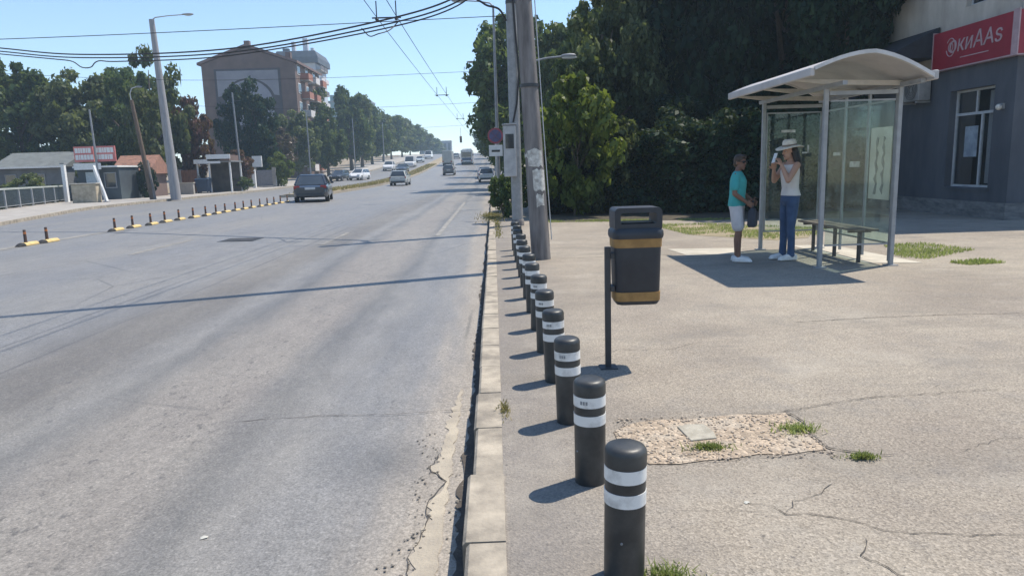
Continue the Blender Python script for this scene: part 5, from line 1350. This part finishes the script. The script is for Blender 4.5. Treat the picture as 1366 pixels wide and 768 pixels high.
# ------------------------------------------------------------------ vehicles
def car(label, x, y, rz, paint, pname, style='sedan', group=None, plate=True, z=None):
    """local +Y is forward, rz = 0 drives away from the camera"""
    L_, Wd, Hh = {'sedan': (4.5, 1.76, 1.43), 'hatch': (4.0, 1.70, 1.46), 'suv': (4.4, 1.80, 1.66), 'van': (5.0, 1.95, 2.1)}[style]
    x += bend(y); zb = zroad(x, y) if z is None else z
    t = thing({'van': 'van'}.get(style, 'car'), label, {'van': 'van'}.get(style, 'car'), (x, y, zb + .004), rz, group)
    mp_ = M("paint_" + pname, paint, tuple(v * .9 for v in paint), .28, 2, coat=.5, spec=.5)
    hw = Wd / 2
    belt = {'sedan': .93, 'hatch': .95, 'suv': 1.05, 'van': 1.1}[style]
    b = B(); secs = []
    N = 20
    for i in range(N + 1):
        u = -1 + 2 * i / N; yy = u * L_ / 2
        e = max(0, (abs(u) - .80) / .20); wd = hw * (1 - .16 * e ** 2); zlo = .24 + .10 * e ** 2
        if style == 'van': top = belt - (.28 * max(0, (u - .72) / .28))
        else: top = belt - (.30 * max(0, (u - .45) / .55) ** 1.3) - (.06 if style == 'sedan' and u < -.55 else 0) - .10 * e ** 3
        sh = top - .10
        prof_ = [(-wd * .93, zlo), (-wd, zlo + .12), (-wd, (zlo + sh) / 2), (-wd * .985, sh), (-wd * .90, top), (0, top + .015), (wd * .90, top), (wd * .985, sh), (wd, (zlo + sh) / 2), (wd, zlo + .12), (wd * .93, zlo)]
        secs.append([Vector((a, yy, c)) for a, c in prof_])
    body = b.loft(secs).build("body", mp_, t, smooth=40)
    # cabin
    if style == 'sedan': yb0, yt0, yt1, yb1 = -1.72, -1.12, .28, 1.12
    elif style == 'hatch': yb0, yt0, yt1, yb1 = -1.92, -1.60, .25, 1.05
    elif style == 'suv': yb0, yt0, yt1, yb1 = -2.10, -1.85, .30, 1.05
    else: yb0, yt0, yt1, yb1 = -2.46, -2.40, 1.25, 1.90
    wb, wt = hw * .90, hw * .70 if style != 'van' else hw * .82
    zb_ = belt - .03; zt = Hh - .07
    lo4 = [Vector((sx * wb, y_, zb_)) for sx, y_ in ((-1, yb0), (1, yb0), (1, yb1), (-1, yb1))]
    hi4 = [Vector((sx * wt, y_, zt)) for sx, y_ in ((-1, yt0), (1, yt0), (1, yt1), (-1, yt1))]
    B().loft([lo4, hi4]).build("windows", M("car_glass", (.045, .055, .065), (.03, .038, .045), .06, 1, spec=.8), t)
    b = B()
    b.loft([hi4, [Vector((v.x * .99, v.y * .99, zt + .035)) for v in hi4], [Vector((v.x * .86, v.y * .90, Hh)) for v in hi4]])
    for a, c in zip(lo4, hi4): b.bar(a, c, .09, .07)
    ym = (yb0 + yb1) / 2 - .15
    for s_ in (-1, 1): b.bar((s_ * wb * 1.0, ym, zb_), (s_ * wt * 1.0, ym + .05, zt), .10, .05)
    if style == 'van': b.loft([[Vector((s_ * (wb + .015), y_, zb_)) for s_, y_ in ((-1, yb0 + .02), (1, yb0 + .02), (1, .5), (-1, .5))], [Vector((s_ * (wt + .015), y_, zt)) for s_, y_ in ((-1, yt0 + .02), (1, yt0 + .02), (1, .5), (-1, .5))]])
    b.build("roof", mp_, t, smooth=35)
    wr = .31 if style != 'suv' else .35
    for s_ in (-1, 1):
        for yy in (-L_ * .29, L_ * .31):
            w = B().tube([(s_ * (hw - .20), yy, wr), (s_ * (hw + .006), yy, wr)], wr, 20).build("wheel", M_TYRE, t, smooth=40)
            B().tube([(s_ * (hw + .0), yy, wr), (s_ * (hw + .014), yy, wr)], wr * .64, 14).build("rim", M_RIM, w, smooth=40)
        B().box((s_ * hw * .76, -L_ / 2 + .075, .78 if style != 'van' else 1.0), (.30, .12, .15 if style != 'van' else .3)).build("tail_light", M_TAIL, t, bevel=.02)
        B().box((s_ * hw * .70, L_ / 2 - .16, .66), (.36, .22, .13)).build("headlight", M_HEADL, t, bevel=.03)
        B().box((s_ * (hw + .07), .72, belt + .04), (.16, .10, .12)).build("mirror", mp_, t, bevel=.02)
    B().span(-hw * .80, hw * .80, -L_ / 2 - .05, -L_ / 2 + .10, .30, .46).build("bumper", M_DARKMETAL, t, bevel=.03)
    if plate: B().span(-.26, .26, -L_ / 2 - .012 + .0, -L_ / 2 + .05, .66, .77).build("number_plate", M_PLATE, t)
    return t
car("dark blue-grey sedan driving away beside the lane separators", -9.85, 39.6, rad(9), (.016, .023, .038), "dark_navy", 'sedan')
car("silver hatchback driving away, beyond the dark sedan at the median", -9.35, 72.5, 0, (.40, .43, .43), "silver", 'hatch')
car("dark grey car driving away in front of the bus", -6.4, 105, 0, (.10, .11, .12), "dark_grey", 'hatch')
PG = "vehicles on the far carriageway"
for lb, x, y, rz, pc, pn, st in (
    ("white hatchback parked on the far carriageway, nearest of its row", -18.0, 97.5, rad(168), (.70, .70, .70), "white", 'hatch'),
    ("black car parked beside the white hatchback under the left trees", -20.6, 97, rad(172), (.025, .027, .03), "black", 'hatch'),
    ("white and dark car oncoming on the far carriageway", -18.6, 130, rad(180), (.66, .66, .66), "white2", 'suv'),
    ("black car oncoming close to the median", -15.0, 120, rad(180), (.03, .033, .04), "black2", 'sedan'),
    ("small white van on the far carriageway beyond the black oncoming car", -16.2, 143, rad(180), (.72, .72, .71), "white", 'van'),
    ("pale silver car on the far carriageway behind the white van", -16.8, 170, rad(180), (.48, .50, .52), "silver", 'sedan'),
    ("distant white van near the top of the far carriageway", -17.0, 200, rad(180), (.68, .68, .68), "white", 'van'),
    ("distant white car near the crest of the road", -6.5, 215, 0, (.7, .7, .7), "white", 'sedan'),
    ("distant silver car driving away beyond the truck", -9.0, 190, 0, (.45, .46, .47), "silver", 'sedan')):
    car(lb, x, y, rz, pc, pn, st, PG, False)
car("white car parked by the right kerb beyond the no stopping sign", -.75, 78.0, 0, (.72, .72, .72), "white", 'hatch')
car("white car parked on the right pavement behind the bush", 1.4, 63.0, 0, (.70, .70, .69), "white", 'hatch', z=rise(63))
car("grey car parked by the right kerb in the tree shade", -1.1, 90.0, 0, (.22, .24, .27), "mid_grey", 'sedan')
def bus(name, label, cat, x, y, L_, Wd, Hh, pc, pn, truck=False):
    x += bend(y); t = thing(name, label, cat, (x, y, zroad(x, y) + .004))
    mp_ = M("paint_" + pn, pc, None, .35, 2, coat=.4)
    hw = Wd / 2
    rings = [[Vector((px_, y_, pz_ + Hh / 2 + .17)) for px_, pz_ in rrect(Wd * s_, (Hh - .34) * s_, .16, 4)] for y_, s_ in ((0, .97), (.06, 1), (L_ - .08, 1), (L_, .97))]
    B().loft(rings).build("body", mp_, t, smooth=40)
    if truck:
        B().span(-hw * .94, -.02, -.03, -.003, .75, Hh - .3).build("door", mp_, t); B().span(.02, hw * .94, -.03, -.003, .75, Hh - .3).build("door", mp_, t)
    else:
        B().span(-hw * .86, hw * .86, -.03, .02, Hh * .52, Hh - .45).build("rear_window", M_GLASSD, t)
        B().span(-hw * .8, hw * .8, -.03, .02, .9, Hh * .47).build("engine_cover", M("bus_blue", (.05, .09, .15), None, .5), t)
        for s_ in (-1, 1): B().span(s_ * (hw + .012) - .01, s_ * (hw + .012) + .01, .5, L_ - .5, Hh * .5, Hh - .5).build("side_window", M_GLASSD, t)
        B().span(-hw * .8, hw * .8, 1.5, L_ - 2, Hh, Hh + .22).build("roof_unit", M_WHITE, t)
    for s_ in (-1, 1):
        for yy in (L_ * .22, L_ * .78):
            w = B().tube([(s_ * (hw - .3), yy, .46), (s_ * (hw + .004), yy, .46)], .46, 18).build("wheel", M_TYRE, t); B().tube([(s_ * hw, yy, .46), (s_ * (hw + .014), yy, .46)], .26, 14).build("rim", M_RIM, w)
        B().span(s_ * hw * .84 - .12, s_ * hw * .84 + .12, -.035, .0, .75, 1.0).build("tail_light", M_TAIL, t)
    B().span(-hw * .9, hw * .9, -.04, .05, .36, .62).build("bumper", M_DARKMETAL, t)
bus("bus", "white-topped bus with a dark rear driving away in the right lane", "bus", -5.2, 146, 11, 2.3, 3.0, (.60, .61, .60), "bus_white")
bus("truck", "pale grey box truck driving away left of the bus", "truck", -8.9, 142, 7, 1.9, 3.0, (.36, .38, .37), "truck_grey", True)

# ------------------------------------------------------------------ overhead wires
def wire(name, label, pts, r, cat="cable", group=None, n=5):
    """smooth curve through the points"""
    P = [Vector(p) for p in pts]; out = []
    ext = [P[0] * 2 - P[1]] + P + [P[-1] * 2 - P[-2]]
    for i in range(1, len(ext) - 2):
        for k_ in range(10):
            u = k_ / 10; a, b_, c, d_ = ext[i - 1:i + 3]
            out.append(.5 * ((2 * b_) + (c - a) * u + (2 * a - 5 * b_ + 4 * c - d_) * u * u + (3 * b_ - a - 3 * c + d_) * u ** 3))
    out.append(P[-1])
    o = B().tube(out, r, n).build(name, M_CABLE, smooth=60)
    return tag(o, label, cat, group)
CG = "thick cables across the road"
base = [(.50, 17.6, 7.1), (-.05, 17.7, 6.15), (-.72, 17.9, 5.42), (-2.93, 18.8, 5.04), (-7.48, 21.2, 4.90), (-12.94, 23.9, 5.30), (-16.6, 25.6, 5.86), (-21, 27.6, 6.6), (-27.0, 30.0, 7.4)]
def shifted(dx, dz, k_=0): return [(x, y, z + dz * (1 + k_ * .1 * math.sin(i))) for i, (x, y, z) in enumerate(base)]
wire("cable", "uppermost thick black cable sagging across the road from the steel pole", shifted(0, .05), .022, group=CG)
wire("cable", "thick black cable just under the uppermost one", shifted(0, -.06, 2), .020, group=CG)
p = shifted(0, -.15, 1); p = p[:5] + [(-11.4, 23.2, 5.00), (-12.3, 23.6, 5.09), (-12.65, 23.78, 4.94), (-13.0, 23.9, 4.96), (-13.4, 24.1, 5.18), (-14.2, 24.5, 5.33)] + p[6:]
wire("cable", "lowest thick black cable, with a kinked loop at the left", p, .018, group=CG)
wire("cable", "short black cable looping down to the steel pole's top from overhead", [(-.9, 17.4, 7.6), (-.45, 17.3, 5.6), (-.1, 17.3, 5.16), (.25, 17.45, 5.06), (.42, 17.5, 4.8)], .025)
SG = "thin span wires across the road"
def span_wire(y, z1, z2, lb, xl=-23.9, xr=.5, sag=.35, r=.009):
    return wire("span_wire", lb, [(xr, y, z1), (xr * .6 + xl * .4, y, z1 * .6 + z2 * .4 - sag), (xr * .3 + xl * .7, y, z1 * .3 + z2 * .7 - sag), (xl, y, z2)], r, "wire", SG)
span_wire(17.65, 4.95, 5.0, "nearest thin span wire, from the steel pole across the road", sag=.25, xl=-27.0, r=.009)
span_wire(36.0, 6.1, 6.6, "thin span wire at the nearer tall street lamp", r=.009)
span_wire(56.0, 6.4, 6.8, "thin span wire at the second street lamp", r=.010)
span_wire(92.0, rise(92) + 6.6, rise(92) + 6.8, "far thin span wire at the third street lamp", r=.013)
TG = "trolley wires above the road"
def trolley(x, lb):
    ys_ = [-6, 4, 17.7, 36, 56, 75, 92, 115, 150, 200, 280]
    return wire("trolley_wire", lb, [(x, y, rise(y) + 5.0 + .22 * math.sin(y * .35)) for y in ys_], .009, "wire", TG, 4)
trolley(-2.62, "left one of the two thin trolley wires over the right lanes"); trolley(-2.15, "right one of the two thin trolley wires over the right lanes")
def hanger(y, z, lb):
    t = thing("wire_hanger", lb, "wire hanger", (-2.4, y, z), 0, "trolley wire hangers")
    B().bar((-.34, 0, .0), (.34, 0, .0), .03, .03).build("bar", M_DARKMETAL, t)
    for s_ in (-1, 1):
        B().tube([(s_ * .23, 0, .0), (s_ * .23, 0, .38)], .014, 6).build("drop", M_DARKMETAL, t); B().lathe([(.03, -.06), (.045, -.03), (.03, .0)], 10, (s_ * .23, 0, 0)).build("insulator", M_DARKMETAL, t)
hanger(17.7, 4.98, "trolley wire hanger over the road nearest the camera")
hanger(36, 5.0, "trolley wire hanger at the nearer street lamp's span wire")
hanger(56, 5.2, "trolley wire hanger at the second street lamp's span wire")
wire("bracket_wire", "black V-shaped feeder wire hanging from the thick cables to the trolley wires", [(-3.2, 18.9, 4.98), (-2.95, 18.5, 4.72), (-2.62, 17.7, 4.62), (-2.4, 18.2, 4.80), (-2.2, 18.6, 5.1)], .014)
t = thing("traffic_light", "small dark traffic light hanging over the far right lanes", "traffic light", (-4.75, 110, rise(110) + 4.5))
B().span(-.17, .17, -.14, .14, 0, .95).build("housing", M_DARKMETAL, t)
for i, zz in enumerate((.16, .47, .78)): B().tube([(0, -.145, zz), (0, -.16, zz)], .105, 14).build("lens", M_TAIL if i == 2 else M_GLASSD, t)
B().tube([(0, 0, .95), (0, 0, 2.2)], .02, 6).build("hanger", M_DARKMETAL, t)

# ------------------------------------------------------------------ air
hz = B().span(-600, 600, -40, 900, -2, 70).build("haze", bpy.data.materials.new("haze"))
hm = hz.data.materials[0]; hm.use_nodes = True; ht = hm.node_tree; ht.nodes.clear()
vo = ht.nodes.new("ShaderNodeVolumePrincipled"); vo.inputs['Color'].default_value = (.62, .82, 1.0, 1); vo.inputs['Density'].default_value = .0008; vo.inputs['Anisotropy'].default_value = .3
oo = ht.nodes.new("ShaderNodeOutputMaterial"); ht.links.new(vo.outputs[0], oo.inputs['Volume'])
hz['kind'] = 'stuff'; hz['label'] = "thin bluish summer haze over the road"; hz['category'] = "haze"
